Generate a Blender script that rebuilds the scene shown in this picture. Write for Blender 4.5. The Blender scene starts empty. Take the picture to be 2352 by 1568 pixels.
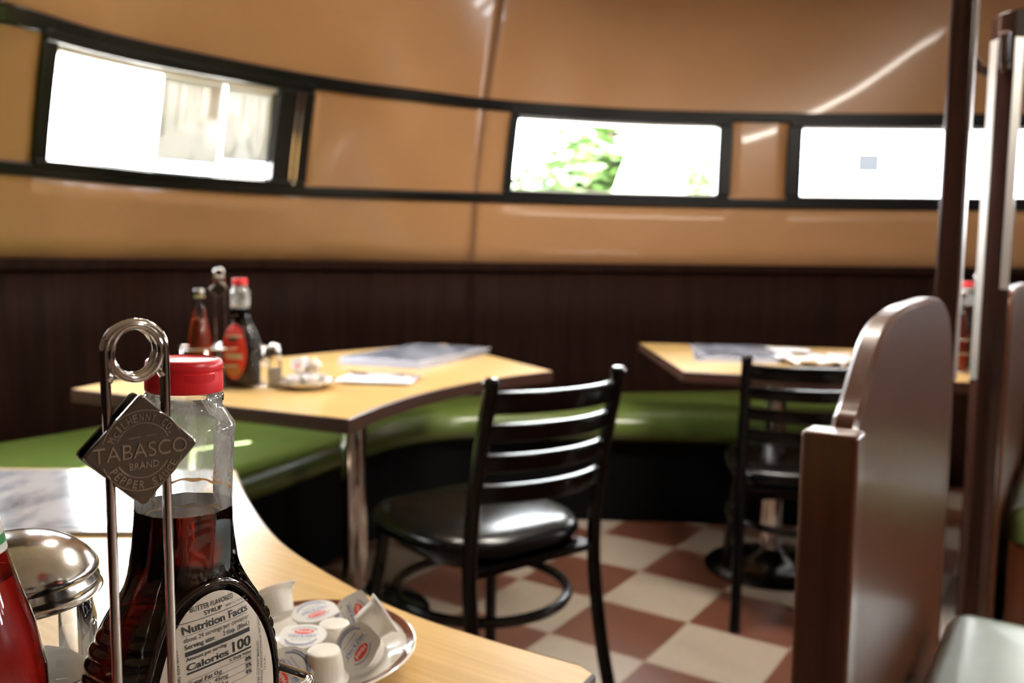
import bpy, bmesh, math, random
from math import sin, cos, pi, radians, sqrt
from mathutils import Vector, Matrix
random.seed(7)
scene = bpy.context.scene
COL = scene.collection
A2 = Vector((.8295, -.5584, 0)); B2 = Vector((.5584, .8295, 0))      # the diner's long and cross axes
Q0 = 1.37

# ------------------------------------------------------------------ helpers
class MB:
    """collects geometry and links it as one mesh object"""
    def __init__(s): s.v = []; s.f = []
    def add(s, vs, fs):
        n = len(s.v); s.v += [tuple(v) for v in vs]; s.f += [tuple(i + n for i in f) for f in fs]; return s
    def box(s, c, size, rot=None):
        x, y, z = [k / 2 for k in size]
        vs = [Vector((a * x, b * y, d * z)) for a in (-1, 1) for b in (-1, 1) for d in (-1, 1)]
        if rot is not None: vs = [rot @ v for v in vs]
        c = Vector(c)
        return s.add([v + c for v in vs], [(0, 1, 3, 2), (4, 6, 7, 5), (0, 4, 5, 1), (2, 3, 7, 6), (0, 2, 6, 4), (1, 5, 7, 3)])
    def tube(s, pts, r, n=10, closed=False, caps=True):
        pts = [Vector(p) for p in pts]; N = len(pts)
        rs = r if isinstance(r, (list, tuple)) else [r] * N
        vs = []; up = None
        for i, p in enumerate(pts):
            a = pts[(i - 1) % N] if (closed or i > 0) else p
            b = pts[(i + 1) % N] if (closed or i < N - 1) else p
            t = (b - a).normalized()
            if up is None:
                up = Vector((0, 0, 1)) if abs(t.z) < .9 else Vector((1, 0, 0))
            x = up - t * up.dot(t)
            if x.length < 1e-6: x = Vector((0, 1, 0)) - t * t.y
            x.normalize(); up = x; y = t.cross(x)
            for k in range(n):
                w = 2 * pi * k / n
                vs.append(p + (x * cos(w) + y * sin(w)) * rs[i])
        fs = []
        for i in range(N if closed else N - 1):
            j = (i + 1) % N
            for k in range(n):
                l = (k + 1) % n
                fs.append((i * n + k, i * n + l, j * n + l, j * n + k))
        if caps and not closed:
            fs.append(tuple(range(n - 1, -1, -1))); fs.append(tuple((N - 1) * n + k for k in range(n)))
        return s.add(vs, fs)
    def rings(s, rings, caps=(True, True), closed=False):
        n = len(rings[0]); vs = [v for r in rings for v in r]; fs = []
        N = len(rings)
        for i in range(N if closed else N - 1):
            j = (i + 1) % N
            for k in range(n):
                l = (k + 1) % n
                fs.append((i * n + k, i * n + l, j * n + l, j * n + k))
        if not closed:
            if caps[0]: fs.append(tuple(range(n - 1, -1, -1)))
            if caps[1]: fs.append(tuple((N - 1) * n + k for k in range(n)))
        return s.add(vs, fs)
    def lathe(s, prof, c=(0, 0, 0), n=32, caps=(True, True), flute=None):
        c = Vector(c); rr = []
        for r, z in prof:
            ring = []
            for k in range(n):
                w = 2 * pi * k / n; q = r
                if flute: q = r * (1 + flute(w, z))
                ring.append(c + Vector((q * cos(w), q * sin(w), z)))
            rr.append(ring)
        return s.rings(rr, caps)
    def prism(s, poly, z0, z1):
        n = len(poly)
        vs = [(x, y, z0) for x, y in poly] + [(x, y, z1) for x, y in poly]
        fs = [tuple(range(n - 1, -1, -1)), tuple(range(n, 2 * n))]
        fs += [(i, (i + 1) % n, n + (i + 1) % n, n + i) for i in range(n)]
        return s.add(vs, fs)
    def grid(s, rows):
        n = len(rows[0]); vs = [v for r in rows for v in r]
        fs = [(i * n + k, i * n + k + 1, (i + 1) * n + k + 1, (i + 1) * n + k) for i in range(len(rows) - 1) for k in range(n - 1)]
        return s.add(vs, fs)
    def mesh(s, me, M=None):
        vs = [v.co.copy() for v in me.vertices]
        if M is not None: vs = [M @ v for v in vs]
        return s.add(vs, [tuple(p.vertices) for p in me.polygons])
    def build(s, name, mat, parent=None, smooth=35, bevel=0, seg=2, subd=0, fix=True, solid=None):
        me = bpy.data.meshes.new(name); me.from_pydata(s.v, [], s.f)
        if fix:
            b = bmesh.new(); b.from_mesh(me); bmesh.ops.recalc_face_normals(b, faces=b.faces); b.to_mesh(me); b.free()
        me.materials.append(mat)
        if smooth:
            me.polygons.foreach_set('use_smooth', [True] * len(me.polygons))
            if smooth < 180: me.set_sharp_from_angle(angle=radians(smooth))
        o = bpy.data.objects.new(name, me); COL.objects.link(o)
        if parent: o.parent = parent
        if solid:
            m = o.modifiers.new('s', 'SOLIDIFY'); m.thickness = solid; m.offset = 1
        if bevel:
            m = o.modifiers.new('b', 'BEVEL'); m.width = bevel; m.segments = seg; m.limit_method = 'ANGLE'; m.angle_limit = radians(40)
        if subd:
            m = o.modifiers.new('d', 'SUBSURF'); m.levels = subd; m.render_levels = subd
        return o

def tag(o, label=None, cat=None, group=None, kind=None):
    if label: o['label'] = label
    if cat: o['category'] = cat
    if group: o['group'] = group
    if kind: o['kind'] = kind
    return o
def thing(name, label, cat, loc=(0, 0, 0), rz=0, group=None):
    o = bpy.data.objects.new(name, None); COL.objects.link(o); o.empty_display_size = .05
    o.location = loc; o.rotation_euler = (0, 0, rz)
    return tag(o, label, cat, group)
def struct(o): o['kind'] = 'structure'; return o
def copy_tree(o, parent=None):
    c = o.copy(); COL.objects.link(c)
    if parent is not None: c.parent = parent
    for ch in list(o.children): copy_tree(ch, c)
    return c
def crom(P, n, closed=False):
    """Catmull-Rom through points, n samples per span"""
    P = [Vector(p) for p in P]; N = len(P); out = []
    for i in range(N if closed else N - 1):
        p1, p2 = P[i], P[(i + 1) % N]
        p0 = P[(i - 1) % N] if (closed or i > 0) else p1 * 2 - p2
        p3 = P[(i + 2) % N] if (closed or i + 2 < N) else p2 * 2 - p1
        for k in range(n):
            t = k / n
            out.append(.5 * (2 * p1 + (p2 - p0) * t + (2 * p0 - 5 * p1 + 4 * p2 - p3) * t * t + (3 * p1 - p0 - 3 * p2 + p3) * t ** 3))
    if not closed: out.append(P[-1])
    return out
def lin(x, xs, ys):
    if x <= xs[0]: return ys[0]
    for i in range(len(xs) - 1):
        if x <= xs[i + 1]:
            w = (x - xs[i]) / (xs[i + 1] - xs[i]); return ys[i] * (1 - w) + ys[i + 1] * w
    return ys[-1]
def text_mesh(body, bold=0., extrude=0., bevel=0., align='LEFT', res=3, shear=0):
    cu = bpy.data.curves.new('t', 'FONT'); cu.body = body; cu.size = 1; cu.align_x = align
    cu.offset = bold; cu.extrude = extrude; cu.bevel_depth = bevel; cu.resolution_u = res; cu.shear = shear
    o = bpy.data.objects.new('t', cu); COL.objects.link(o)
    dg = bpy.context.evaluated_depsgraph_get(); dg.update()
    me = bpy.data.meshes.new_from_object(o.evaluated_get(dg))
    bpy.data.objects.remove(o); bpy.data.curves.remove(cu)
    return me
def fit_text(body, x0, y0, w, h, bold=0., cap=.73, **k):
    """mesh vertices of a line of text scaled to width w and capital height h with its left baseline at x0,y0"""
    me = text_mesh(body, bold, **k)
    xs = [v.co.x for v in me.vertices]; a, b = min(xs), max(xs)
    sx = w / (b - a); sy = h / cap
    vs = [Vector((x0 + (v.co.x - a) * sx, y0 + v.co.y * sy, v.co.z)) for v in me.vertices]
    fs = [tuple(p.vertices) for p in me.polygons]
    bpy.data.meshes.remove(me)
    return vs, fs

# ------------------------------------------------------------------ materials
def new_mat(name):
    m = bpy.data.materials.new(name); m.use_nodes = True
    nt = m.node_tree; return m, nt, nt.nodes['Principled BSDF']
def setp(b, **k):
    for n, v in k.items():
        n = {'rough': 'Roughness', 'metal': 'Metallic', 'coat': 'Coat Weight', 'coatr': 'Coat Roughness', 'ior': 'IOR', 'trans': 'Transmission Weight', 'spec': 'Specular IOR Level', 'sss': 'Subsurface Weight', 'emit': 'Emission Strength'}.get(n, n)
        b.inputs[n].default_value = v
def plain(name, col, **k):
    m, nt, b = new_mat(name); b.inputs['Base Color'].default_value = (*col, 1); setp(b, **k)
    return m
def noisy(name, c1, c2, scale=(1, 1, 1), detail=4, lo=.35, hi=.65, bump=0., rot=0., nscale=6., rvar=0., **k):
    """two colours mixed by stretched noise, in object coordinates"""
    m, nt, b = new_mat(name); L = nt.links; N = nt.nodes
    tc = N.new('ShaderNodeTexCoord'); mp = N.new('ShaderNodeMapping'); mp.inputs['Scale'].default_value = scale; mp.inputs['Rotation'].default_value = (0, 0, rot)
    if rot: mp.vector_type = 'TEXTURE'; mp.inputs['Scale'].default_value = [1 / q for q in scale]
    no = N.new('ShaderNodeTexNoise'); no.inputs['Scale'].default_value = nscale; no.inputs['Detail'].default_value = detail; no.inputs['Roughness'].default_value = .6
    cr = N.new('ShaderNodeValToRGB'); cr.color_ramp.elements[0].position = lo; cr.color_ramp.elements[1].position = hi
    cr.color_ramp.elements[0].color = (*c1, 1); cr.color_ramp.elements[1].color = (*c2, 1)
    L.new(tc.outputs['Object'], mp.inputs['Vector']); L.new(mp.outputs['Vector'], no.inputs['Vector'])
    L.new(no.outputs['Fac'], cr.inputs['Fac']); L.new(cr.outputs['Color'], b.inputs['Base Color'])
    setp(b, **k)
    if rvar:
        mr = N.new('ShaderNodeMapRange'); r0 = b.inputs['Roughness'].default_value
        mr.inputs['To Min'].default_value = r0 - rvar; mr.inputs['To Max'].default_value = r0 + rvar
        L.new(no.outputs['Fac'], mr.inputs['Value']); L.new(mr.outputs['Result'], b.inputs['Roughness'])
    if bump:
        bp = N.new('ShaderNodeBump'); bp.inputs['Strength'].default_value = bump; bp.inputs['Distance'].default_value = .01
        L.new(no.outputs['Fac'], bp.inputs['Height']); L.new(bp.outputs['Normal'], b.inputs['Normal'])
    return m
def clear(name, tint=(.97, .98, .97), refl=1.0, rough=.01, fres=1.45):
    """thin clear glass or plastic: what is behind shows through, fresnel reflection on top"""
    m = bpy.data.materials.new(name); m.use_nodes = True; nt = m.node_tree; N = nt.nodes; L = nt.links
    N.remove(N['Principled BSDF']); out = N['Material Output']
    tr = N.new('ShaderNodeBsdfTransparent'); tr.inputs['Color'].default_value = (*tint, 1)
    gl = N.new('ShaderNodeBsdfGlossy'); gl.inputs['Roughness'].default_value = rough
    fr = N.new('ShaderNodeFresnel'); fr.inputs['IOR'].default_value = fres
    mu = N.new('ShaderNodeMath'); mu.operation = 'MULTIPLY'; mu.inputs[1].default_value = refl; mu.use_clamp = True
    mx = N.new('ShaderNodeMixShader')
    L.new(fr.outputs['Fac'], mu.inputs[0]); L.new(mu.outputs['Value'], mx.inputs['Fac'])
    L.new(tr.outputs['BSDF'], mx.inputs[1]); L.new(gl.outputs['BSDF'], mx.inputs[2]); L.new(mx.outputs['Shader'], out.inputs['Surface'])
    return m

M = {}
M['enamel'] = noisy('tan_enamel', (.315, .168, .078), (.335, .178, .084), (1, 1, 1), nscale=2., rough=.24, coat=.22, coatr=.04, spec=.35, bump=.003)
M['enamel_band'] = M['enamel']
M['wainscot'] = noisy('dark_wainscot_wood', (.007, .0026, .0018), (.020, .0070, .0045), (14, 14, .7), nscale=3., lo=.3, hi=.75, rough=.6, spec=.05)
M['black_trim'] = plain('black_trim', (.004, .004, .0045), rough=.3, spec=.25)
M['brown_seam'] = plain('brown_seam', (.16, .08, .04), rough=.4)
M['alu'] = plain('aluminium', (.86, .84, .80), metal=1., rough=.33)
M['chrome'] = plain('chrome', (.68, .66, .64), metal=1., rough=.09)
M['steel'] = noisy('brushed_steel', (.52, .50, .47), (.66, .64, .61), (1, 1, 1), nscale=60., metal=1., rough=.16)
M['sign_metal'] = plain('sign_metal', (.17, .150, .128), metal=1., rough=.24)
M['letter_metal'] = plain('highlight_letters', (.50, .46, .40), metal=1., rough=.22)  # brighter metal than the plate, stands in for highlights on the letter edges
M['laminate'] = noisy('maple_laminate', (.56, .355, .130), (.72, .485, .195), (1.6, 60, 1), nscale=2.6, detail=6, rot=radians(-33.95), lo=.3, hi=.7, rough=.3, coat=.45, coatr=.10, spec=.4)
M['edge_brown'] = plain('table_edge_brown', (.055, .023, .015), rough=.35)
M['mahogany'] = noisy('mahogany', (.060, .016, .006), (.17, .048, .016), (16, 16, .8), nscale=2.5, lo=.25, hi=.8, rough=.35, coat=.3, coatr=.2)
M['mahogany_panel'] = noisy('mahogany_veneer', (.062, .019, .006), (.11, .035, .011), (22, 22, .9), nscale=2.2, lo=.25, hi=.8, rough=.36, coat=.18, coatr=.10, spec=.3, rvar=.05)
M['post_wood'] = noisy('dark_post_wood', (.020, .008, .006), (.055, .020, .013), (12, 12, .8), nscale=2., rough=.26, coat=.25, coatr=.1, spec=.3)
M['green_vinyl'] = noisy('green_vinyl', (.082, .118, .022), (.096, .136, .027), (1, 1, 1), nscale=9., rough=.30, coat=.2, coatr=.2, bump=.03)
M['grey_green_vinyl'] = noisy('sage_green_vinyl', (.22, .28, .19), (.26, .32, .22), (1, 1, 1), nscale=14., rough=.36, coat=1., coatr=.32, bump=.05); M['grey_green_vinyl'].node_tree.nodes['Principled BSDF'].inputs['Coat IOR'].default_value = 1.7  # base lightened for the window reflection that whitens this seat
M['black_metal'] = plain('black_chair_metal', (.002, .002, .0022), rough=.2, spec=.4)
M['black_vinyl'] = noisy('black_vinyl', (.003, .003, .0035), (.004, .004, .0045), nscale=40., rough=.24, spec=.3, bump=.02)
M['black_base'] = plain('black_bench_base', (.0025, .0025, .003), rough=.6, spec=.1)
M['cap_red'] = plain('red_cap_plastic', (.78, .018, .026), rough=.35, sss=.0)
M['glass'] = clear('clear_bottle_glass', (.97, .975, .96), refl=1.3)
def hazy(name):  # syrup smears, plus whitening that stands in for the bright table refracted through
    m = clear(name, (.96, .965, .955), 1.5); nt = m.node_tree; N = nt.nodes; L = nt.links
    src = N['Material Output'].inputs['Surface'].links[0].from_socket
    tl = N.new('ShaderNodeBsdfTranslucent'); tl.inputs['Color'].default_value = (.85, .86, .84, 1)
    df = N.new('ShaderNodeBsdfDiffuse'); df.inputs['Color'].default_value = (.8, .81, .8, 1)
    m0 = N.new('ShaderNodeMixShader'); L.new(tl.outputs[0], m0.inputs[1]); L.new(df.outputs[0], m0.inputs[2])
    tc = N.new('ShaderNodeTexCoord'); mp = N.new('ShaderNodeMapping'); mp.inputs['Scale'].default_value = (1, 1, .35)
    no = N.new('ShaderNodeTexNoise'); no.inputs['Scale'].default_value = 90; no.inputs['Detail'].default_value = 6
    mr = N.new('ShaderNodeMapRange'); mr.inputs['From Min'].default_value = .35; mr.inputs['From Max'].default_value = .7; mr.inputs['To Min'].default_value = .06; mr.inputs['To Max'].default_value = .42
    mx = N.new('ShaderNodeMixShader')
    L.new(tc.outputs['Object'], mp.inputs['Vector']); L.new(mp.outputs['Vector'], no.inputs['Vector']); L.new(no.outputs['Fac'], mr.inputs['Value']); L.new(mr.outputs['Result'], mx.inputs['Fac'])
    L.new(src, mx.inputs[1]); L.new(m0.outputs[0], mx.inputs[2]); L.new(mx.outputs[0], N['Material Output'].inputs['Surface'])
    return m
M['smeared_bright_glass'] = hazy('smeared_lit_glass')
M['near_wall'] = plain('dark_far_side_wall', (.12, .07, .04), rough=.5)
M['pane'] = clear('window_glass', (.98, .99, .99), refl=.8)
M['syrup'] = plain('dark_syrup', (.034, .002, .0008), trans=1., rough=.0, ior=1.36)
M['bottle_dark'] = plain('syrup_filled_bottle', (.010, .003, .0015), rough=.07, coat=.5, coatr=.03)
M['paper'] = noisy('label_paper', (.52, .46, .39), (.60, .535, .46), nscale=30., rough=.55)
M['ink'] = plain('black_ink', (.012, .011, .011), rough=.5)
M['ketchup'] = plain('ketchup', (.36, .012, .008), rough=.2, coat=.9, coatr=.03)
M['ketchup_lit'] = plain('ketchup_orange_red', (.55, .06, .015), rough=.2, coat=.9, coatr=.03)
M['white_plastic'] = plain('creamer_plastic', (.80, .76, .69), rough=.35)
M['lid_foil'] = plain('creamer_lid', (.74, .73, .71), rough=.4)
M['red_ink'] = plain('red_print', (.72, .05, .04), rough=.4)
M['blue_ink'] = plain('blue_print', (.05, .10, .33), rough=.4)
M['white_ink'] = plain('white_print', (.85, .80, .78), rough=.4)
M['china'] = plain('white_china', (.78, .75, .70), rough=.12, coat=.5)
M['china_brown'] = plain('brown_glaze_line', (.14, .04, .02), rough=.12, coat=.5)
M['sugar'] = noisy('sugar', (.74, .70, .62), (.86, .83, .78), nscale=60., rough=.7)
M['jar_glass'] = clear('fluted_jar_glass', (.96, .965, .95), refl=1.4)
def translucent(name, d, t):
    m = bpy.data.materials.new(name); m.use_nodes = True; nt = m.node_tree; N = nt.nodes; L = nt.links
    N.remove(N['Principled BSDF'])
    a = N.new('ShaderNodeBsdfDiffuse'); a.inputs['Color'].default_value = (*d, 1)
    b = N.new('ShaderNodeBsdfTranslucent'); b.inputs['Color'].default_value = (*t, 1)
    c = N.new('ShaderNodeMixShader'); c.inputs['Fac'].default_value = .72; L.new(a.outputs[0], c.inputs[1]); L.new(b.outputs[0], c.inputs[2]); L.new(c.outputs[0], N['Material Output'].inputs['Surface'])
    return m
M['residue'] = translucent('tan_syrup_foam', (.92, .62, .32), (.95, .66, .34))
M['sugar'] = translucent('sugar', (.95, .92, .86), (.97, .94, .88))
M['menu'] = noisy('laminated_menu_print', (.10, .12, .17), (.50, .52, .60), (1.6, 1, 1), nscale=9., lo=.38, hi=.58, rough=.16, coat=.6, coatr=.06)
M['menu_white'] = plain('menu_margin', (.50, .51, .58), rough=.14, coat=.6)
M['napkin'] = plain('white_paper_napkin', (.66, .66, .71), rough=.8)
M['orange'] = plain('orange_print', (.45, .17, .04), rough=.4)
M['green_ink'] = plain('green_print', (.04, .25, .08), rough=.4)
M['grey_print'] = plain('grey_print', (.30, .31, .33), rough=.6)
M['leaf'] = noisy('leaf_green', (.036, .085, .014), (.08, .135, .03), nscale=2.5, rough=.5)
M['bark'] = plain('bark', (.12, .08, .05), rough=.8)
M['white_paint'] = plain('white_siding', (.85, .85, .85), rough=.6)
M['asphalt'] = plain('pale_pavement', (.5, .5, .5), rough=.9)
M['ceil'] = plain('cream_ceiling', (.72, .62, .48), rough=.3)
M['vent_grey'] = plain('grey_vent', (.017, .018, .020), rough=.6, spec=.05)
def paper_sheet():
    m = bpy.data.materials.new('window_paper'); m.use_nodes = True; nt = m.node_tree; N = nt.nodes; L = nt.links
    N.remove(N['Principled BSDF'])
    d = N.new('ShaderNodeBsdfDiffuse'); d.inputs['Color'].default_value = (.80, .80, .79, 1)
    t = N.new('ShaderNodeBsdfTranslucent'); t.inputs['Color'].default_value = (.085, .085, .085, 1)
    a = N.new('ShaderNodeAddShader'); L.new(d.outputs[0], a.inputs[0]); L.new(t.outputs[0], a.inputs[1]); L.new(a.outputs[0], N['Material Output'].inputs['Surface'])
    return m
M['sheet'] = paper_sheet()
M['red_notice'] = translucent('red_notice_ink', (.8, .10, .05), (.10, .012, .006))
def tile_mat():
    m, nt, b = new_mat('checker_floor_tile'); N = nt.nodes; L = nt.links
    tc = N.new('ShaderNodeTexCoord'); mp = N.new('ShaderNodeMapping'); T = .3048
    mp.inputs['Scale'].default_value = (1 / T, 1 / T, 1); mp.inputs['Location'].default_value = (100, 100, .5)
    ck = N.new('ShaderNodeTexChecker'); ck.inputs['Scale'].default_value = 1
    no = N.new('ShaderNodeTexNoise'); no.inputs['Scale'].default_value = 40; no.inputs['Detail'].default_value = 5
    ck.inputs['Color1'].default_value = (.36, .295, .235, 1); ck.inputs['Color2'].default_value = (.135, .048, .028, 1)
    mx = N.new('ShaderNodeMix'); mx.data_type = 'RGBA'; mx.blend_type = 'MULTIPLY'; mx.inputs['Factor'].default_value = .25
    L.new(tc.outputs['Object'], mp.inputs['Vector']); L.new(mp.outputs['Vector'], ck.inputs['Vector']); L.new(tc.outputs['Object'], no.inputs['Vector'])
    L.new(ck.outputs['Color'], mx.inputs['A']); L.new(no.outputs['Color'], mx.inputs['B']); L.new(mx.outputs['Result'], b.inputs['Base Color'])
    setp(b, rough=.38, coat=.2, coatr=.25)
    return m
M['tile'] = tile_mat()

# ------------------------------------------------------------------ room shell: rounded diner end, walls lean in at the nose
PXS = [0, 200, 400, 700, 900, 1100, 1300, 1500, 1800, 2150, 2352]      # stations along the wall
ZB, ZT = 1.365, 1.767
BB = [(-1.647, 2.76), (-1.488, 3.0), (-1.303, 3.3), (-.882, 3.63), (-.531, 3.745), (-.155, 3.845), (.242, 3.95), (.655, 4.03), (1.287, 4.09), (2.014, 4.09), (2.415, 4.06)]
TT = [(-1.435, 2.514), (-1.315, 2.777), (-1.137, 3.024), (-.776, 3.396), (-.465, 3.608), (-.111, 3.817), (.271, 3.949), (.667, 4.042), (1.291, 4.089), (1.996, 4.069), (2.391, 4.04)]
def topq(v): v = Vector((v[0], v[1], 0)); return Vector((v.dot(A2), v.dot(B2), 0))
def frompq(p, q): return A2 * p + B2 * q
Bp = [Vector((x, y, 0)) for x, y in BB]; Dp = [Vector((t[0] - b[0], t[1] - b[1], 0)) for t, b in zip(TT, BB)]
ext = [(.25, 4.96), (.9, 5.13), (1.8, 5.2), (3.2, 5.2), (4.6, 5.2), (6.0, 5.2)]
Bp += [frompq(*e) for e in ext]; Dp += [Vector()] * len(ext)
def mir(v, off): w = topq(v); return frompq(w.x, (2 * Q0 if off else 0) - w.y)
mB = [mir(v, True) for v in Bp[1:]][::-1]; mD = [mir(v, False) for v in Dp[1:]][::-1]
NM = len(mB)
CB = mB + Bp; CD = mD + Dp
def cr1(P, t):
    t = max(0, min(len(P) - 1 - 1e-6, t)); i = int(t); w = t - i
    p1, p2 = P[i], P[i + 1]; p0 = P[i - 1] if i > 0 else p1 * 2 - p2; p3 = P[i + 2] if i + 2 < len(P) else p2 * 2 - p1
    return .5 * (2 * p1 + (p2 - p0) * w + (2 * p0 - 5 * p1 + 4 * p2 - p3) * w * w + (3 * p1 - p0 - 3 * p2 + p3) * w ** 3)
def T(px): return NM + lin(px, PXS, list(range(len(PXS))))
def P(t, z, off=0.):
    w = (z - ZB) / (ZT - ZB)
    k = w + .25 * w * (w - 1) if w >= 0 else max(w, -.72) * .6
    b = cr1(CB, t) + cr1(CD, t) * k
    e = 1e-2; b2 = cr1(CB, t + e) + cr1(CD, t + e) * k; b1 = cr1(CB, t - e) + cr1(CD, t - e) * k
    tg = (b2 - b1).normalized(); nrm = Vector((-tg.y, tg.x, 0))           # outward
    b = b + nrm * off
    return Vector((b.x, b.y, z))
TMAX = len(CB) - 1
def span(a, b, step=.12):
    n = max(1, int(math.ceil((b - a) / step))); return [a + (b - a) * i / n for i in range(n + 1)]
def wall_strip(mb, ta, tb, za, zb, off=0., holes=(), nz=1):
    ts = sorted(set([round(x, 5) for x in span(ta, tb)] + [round(h, 5) for hh in holes for h in hh[:2] if ta < h < tb]))
    zs = sorted(set([round(za + (zb - za) * i / nz, 5) for i in range(nz + 1)] + [h for hh in holes for h in hh[2:] if za < h < zb]))
    idx = {}
    for i in range(len(ts) - 1):
        for j in range(len(zs) - 1):
            tm, zm = (ts[i] + ts[i + 1]) / 2, (zs[j] + zs[j + 1]) / 2
            if any(h[0] < tm < h[1] and h[2] < zm < h[3] for h in holes): continue
            q = []
            for a, c in ((i, j), (i, j + 1), (i + 1, j + 1), (i + 1, j)):
                if (a, c) not in idx:
                    idx[(a, c)] = len(mb.v); mb.v.append(tuple(P(ts[a], zs[c], off)))
                q.append(idx[(a, c)])
            mb.f.append(tuple(q))
def rail(mb, ta, tb, za, zb, o0, o1, step=.12):
    """a bar following the wall: heights za..zb, from offset o0 (inside) to o1 (outside)"""
    mb.rings([[P(t, za, o0), P(t, zb, o0), P(t, zb, o1), P(t, za, o1)] for t in span(ta, tb, step)])
def stile(mb, ta, tb, za, zb, o0, o1):
    n = 6
    zs = [za + (zb - za) * i / n for i in range(n + 1)]
    mb.rings([[P(ta, z, o0), P(tb, z, o0), P(tb, z, o1), P(ta, z, o1)] for z in zs])
SEAM = T(1093)
WIN = {1: (T(72), T(688)), 2: (T(1158), T(1672)), 3: (T(1812), T(2400) + .75)}
ZW0, ZW1 = 1.385, 1.747
holes = [(a, b, ZW0, ZW1) for a, b in WIN.values()]
extra = [(NM + 11.6, NM + 12.5), (NM + 12.75, NM + 13.5), (NM + 13.8, NM + 14.6), (NM + 14.9, NM + 15.7)]
mirw = [(2 * NM - WIN[1][1] + .35, 2 * NM - WIN[1][0] - .25)]
holes_near = [(a, b, ZW0, ZW1) for a, b in mirw]; holes_far = [(a, b, ZW0, ZW1) for a, b in extra]
allh = holes + holes_near + holes_far
for nm, ta, tb in (('wall_left', NM - .35, SEAM), ('wall_back', SEAM, NM + 11), ('wall_right', NM + 11, TMAX), ('wall_near', 0, NM - .35)):
    mb = MB(); wall_strip(mb, ta, tb, 1.04, 2.5, 0, allh, nz=12)
    struct(mb.build(nm, M['near_wall' if nm == 'wall_near' else 'enamel'], solid=.05, smooth=60, fix=False))
for nm, ta, tb in (('wall_left_wainscot', NM - 1.2, SEAM), ('wall_back_wainscot', SEAM, NM + 11), ('wall_right_wainscot', NM + 11, TMAX), ('wall_near_wainscot', 0, NM - 1.2)):
    mb = MB(); wall_strip(mb, ta, tb, -.02, 1.07, -.018, (), nz=4)
    struct(mb.build(nm, M['wainscot'], solid=.06, smooth=60, fix=False))
mb = MB(); rail(mb, 0, TMAX, 1.035, 1.075, -.035, .0); struct(mb.build('trim_1', M['wainscot'], bevel=.006))
mb = MB(); rail(mb, 0, TMAX, 1.345, 1.387, -.016, .01); struct(mb.build('trim_2', M['black_trim'], bevel=.006))
mb = MB(); rail(mb, 0, TMAX, 1.745, 1.79, -.016, .01); struct(mb.build('trim_3', M['black_trim'], bevel=.006))
mb = MB(); stile(mb, SEAM - .012, SEAM + .012, 1.075, 1.345, -.008, .01); struct(mb.build('trim_4', M['brown_seam']))
mb = MB(); stile(mb, SEAM - .014, SEAM + .014, 1.79, 2.5, -.008, .01); struct(mb.build('trim_5', M['brown_seam']))
mb = MB(); stile(mb, SEAM - .008, SEAM + .008, 1.387, 1.745, -.003, .01); struct(mb.build('trim_6', M['brown_seam']))
mb = MB(); stile(mb, SEAM + .02, SEAM + .045, 1.79, 2.5, -.004, .01); struct(mb.build('trim_7', M['enamel']))
def window(n, ta, tb, slim=.085, right=None, left=None, full=True):
    L = left or slim; R = right or slim
    mb = MB()
    rail(mb, ta - .02, tb + .02, 1.374, 1.400, -.022, .075); rail(mb, ta - .02, tb + .02, 1.728, 1.758, -.022, .075)
    stile(mb, ta - .03, ta + L, 1.40, 1.728, -.02, .075); stile(mb, tb - R, tb + .03, 1.40, 1.728, -.02, .075)
    w = struct(mb.build('window_%d' % n, M['black_trim'], bevel=.004, smooth=50))
    if full:
        g = MB(); ts = span(ta + L * .6, tb - R * .6, .2)
        g.rings([[P(t, 1.395, .05), P(t, 1.735, .05), P(t, 1.735, .055), P(t, 1.395, .055)] for t in ts])
        g.build('pane', M['pane'], w)
    s = MB(); rail(s, ta + L, tb - R, 1.400, 1.408, .0, .06); rail(s, ta + L, tb - R, 1.716, 1.728, .01, .06)
    s.build('glazing_channel', M['alu'], w)
    return w
W1 = window(1, *WIN[1], slim=.12, right=.26, left=.14)
W2 = window(2, *WIN[2], slim=.07)
W3 = window(3, *WIN[3], slim=.07)
lt = MB()
for k, x in enumerate((.07, .115)): stile(lt, WIN[1][1] - x - .014, WIN[1][1] - x, 1.405, 1.725, -.03, -.018)
lt.build('sash_pull', M['chrome'], W1)
lt = MB(); lt.lathe([(.0, 0), (.009, .001), (.011, .006), (.008, .012), (0, .014)], tuple(P(WIN[1][1] - .09, 1.386, -.034)), 12); lt.build('latch', M['chrome'], W1)
for k, (a, b) in enumerate(mirw + extra): window(4 + k, a, b, full=False)
# floor and ceiling follow the wall line
fl = [P(t, 0, .02) for t in span(0, TMAX, .25)]
fo = frompq(0, 0) * 0 + Vector((.124, 2.4, 0))
O_TILE = Vector((.119, 2.397, 0))
yaw = radians(-33.95)
R = Matrix.Rotation(-yaw, 3, 'Z')
mb = MB(); loc = [R @ (v - O_TILE) for v in fl]
mb.add([(v.x, v.y, 0) for v in loc] + [(v.x, v.y, -.1) for v in loc], [tuple(range(len(loc))), tuple(range(2 * len(loc) - 1, len(loc) - 1, -1))])
f = struct(mb.build('floor', M['tile'], smooth=0)); f.location = O_TILE; f.rotation_euler = (0, 0, yaw)
ce = [P(t, 2.5, .05) for t in span(0, TMAX, .25)]
mb = MB(); n = len(ce); mb.add([(v.x, v.y, 2.5) for v in ce] + [(v.x, v.y, 2.6) for v in ce], [tuple(range(n)), tuple(range(n, 2 * n))] + [(i, (i + 1) % n, n + (i + 1) % n, n + i) for i in range(n)])
struct(mb.build('ceiling', M['ceil'], smooth=0))
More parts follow.
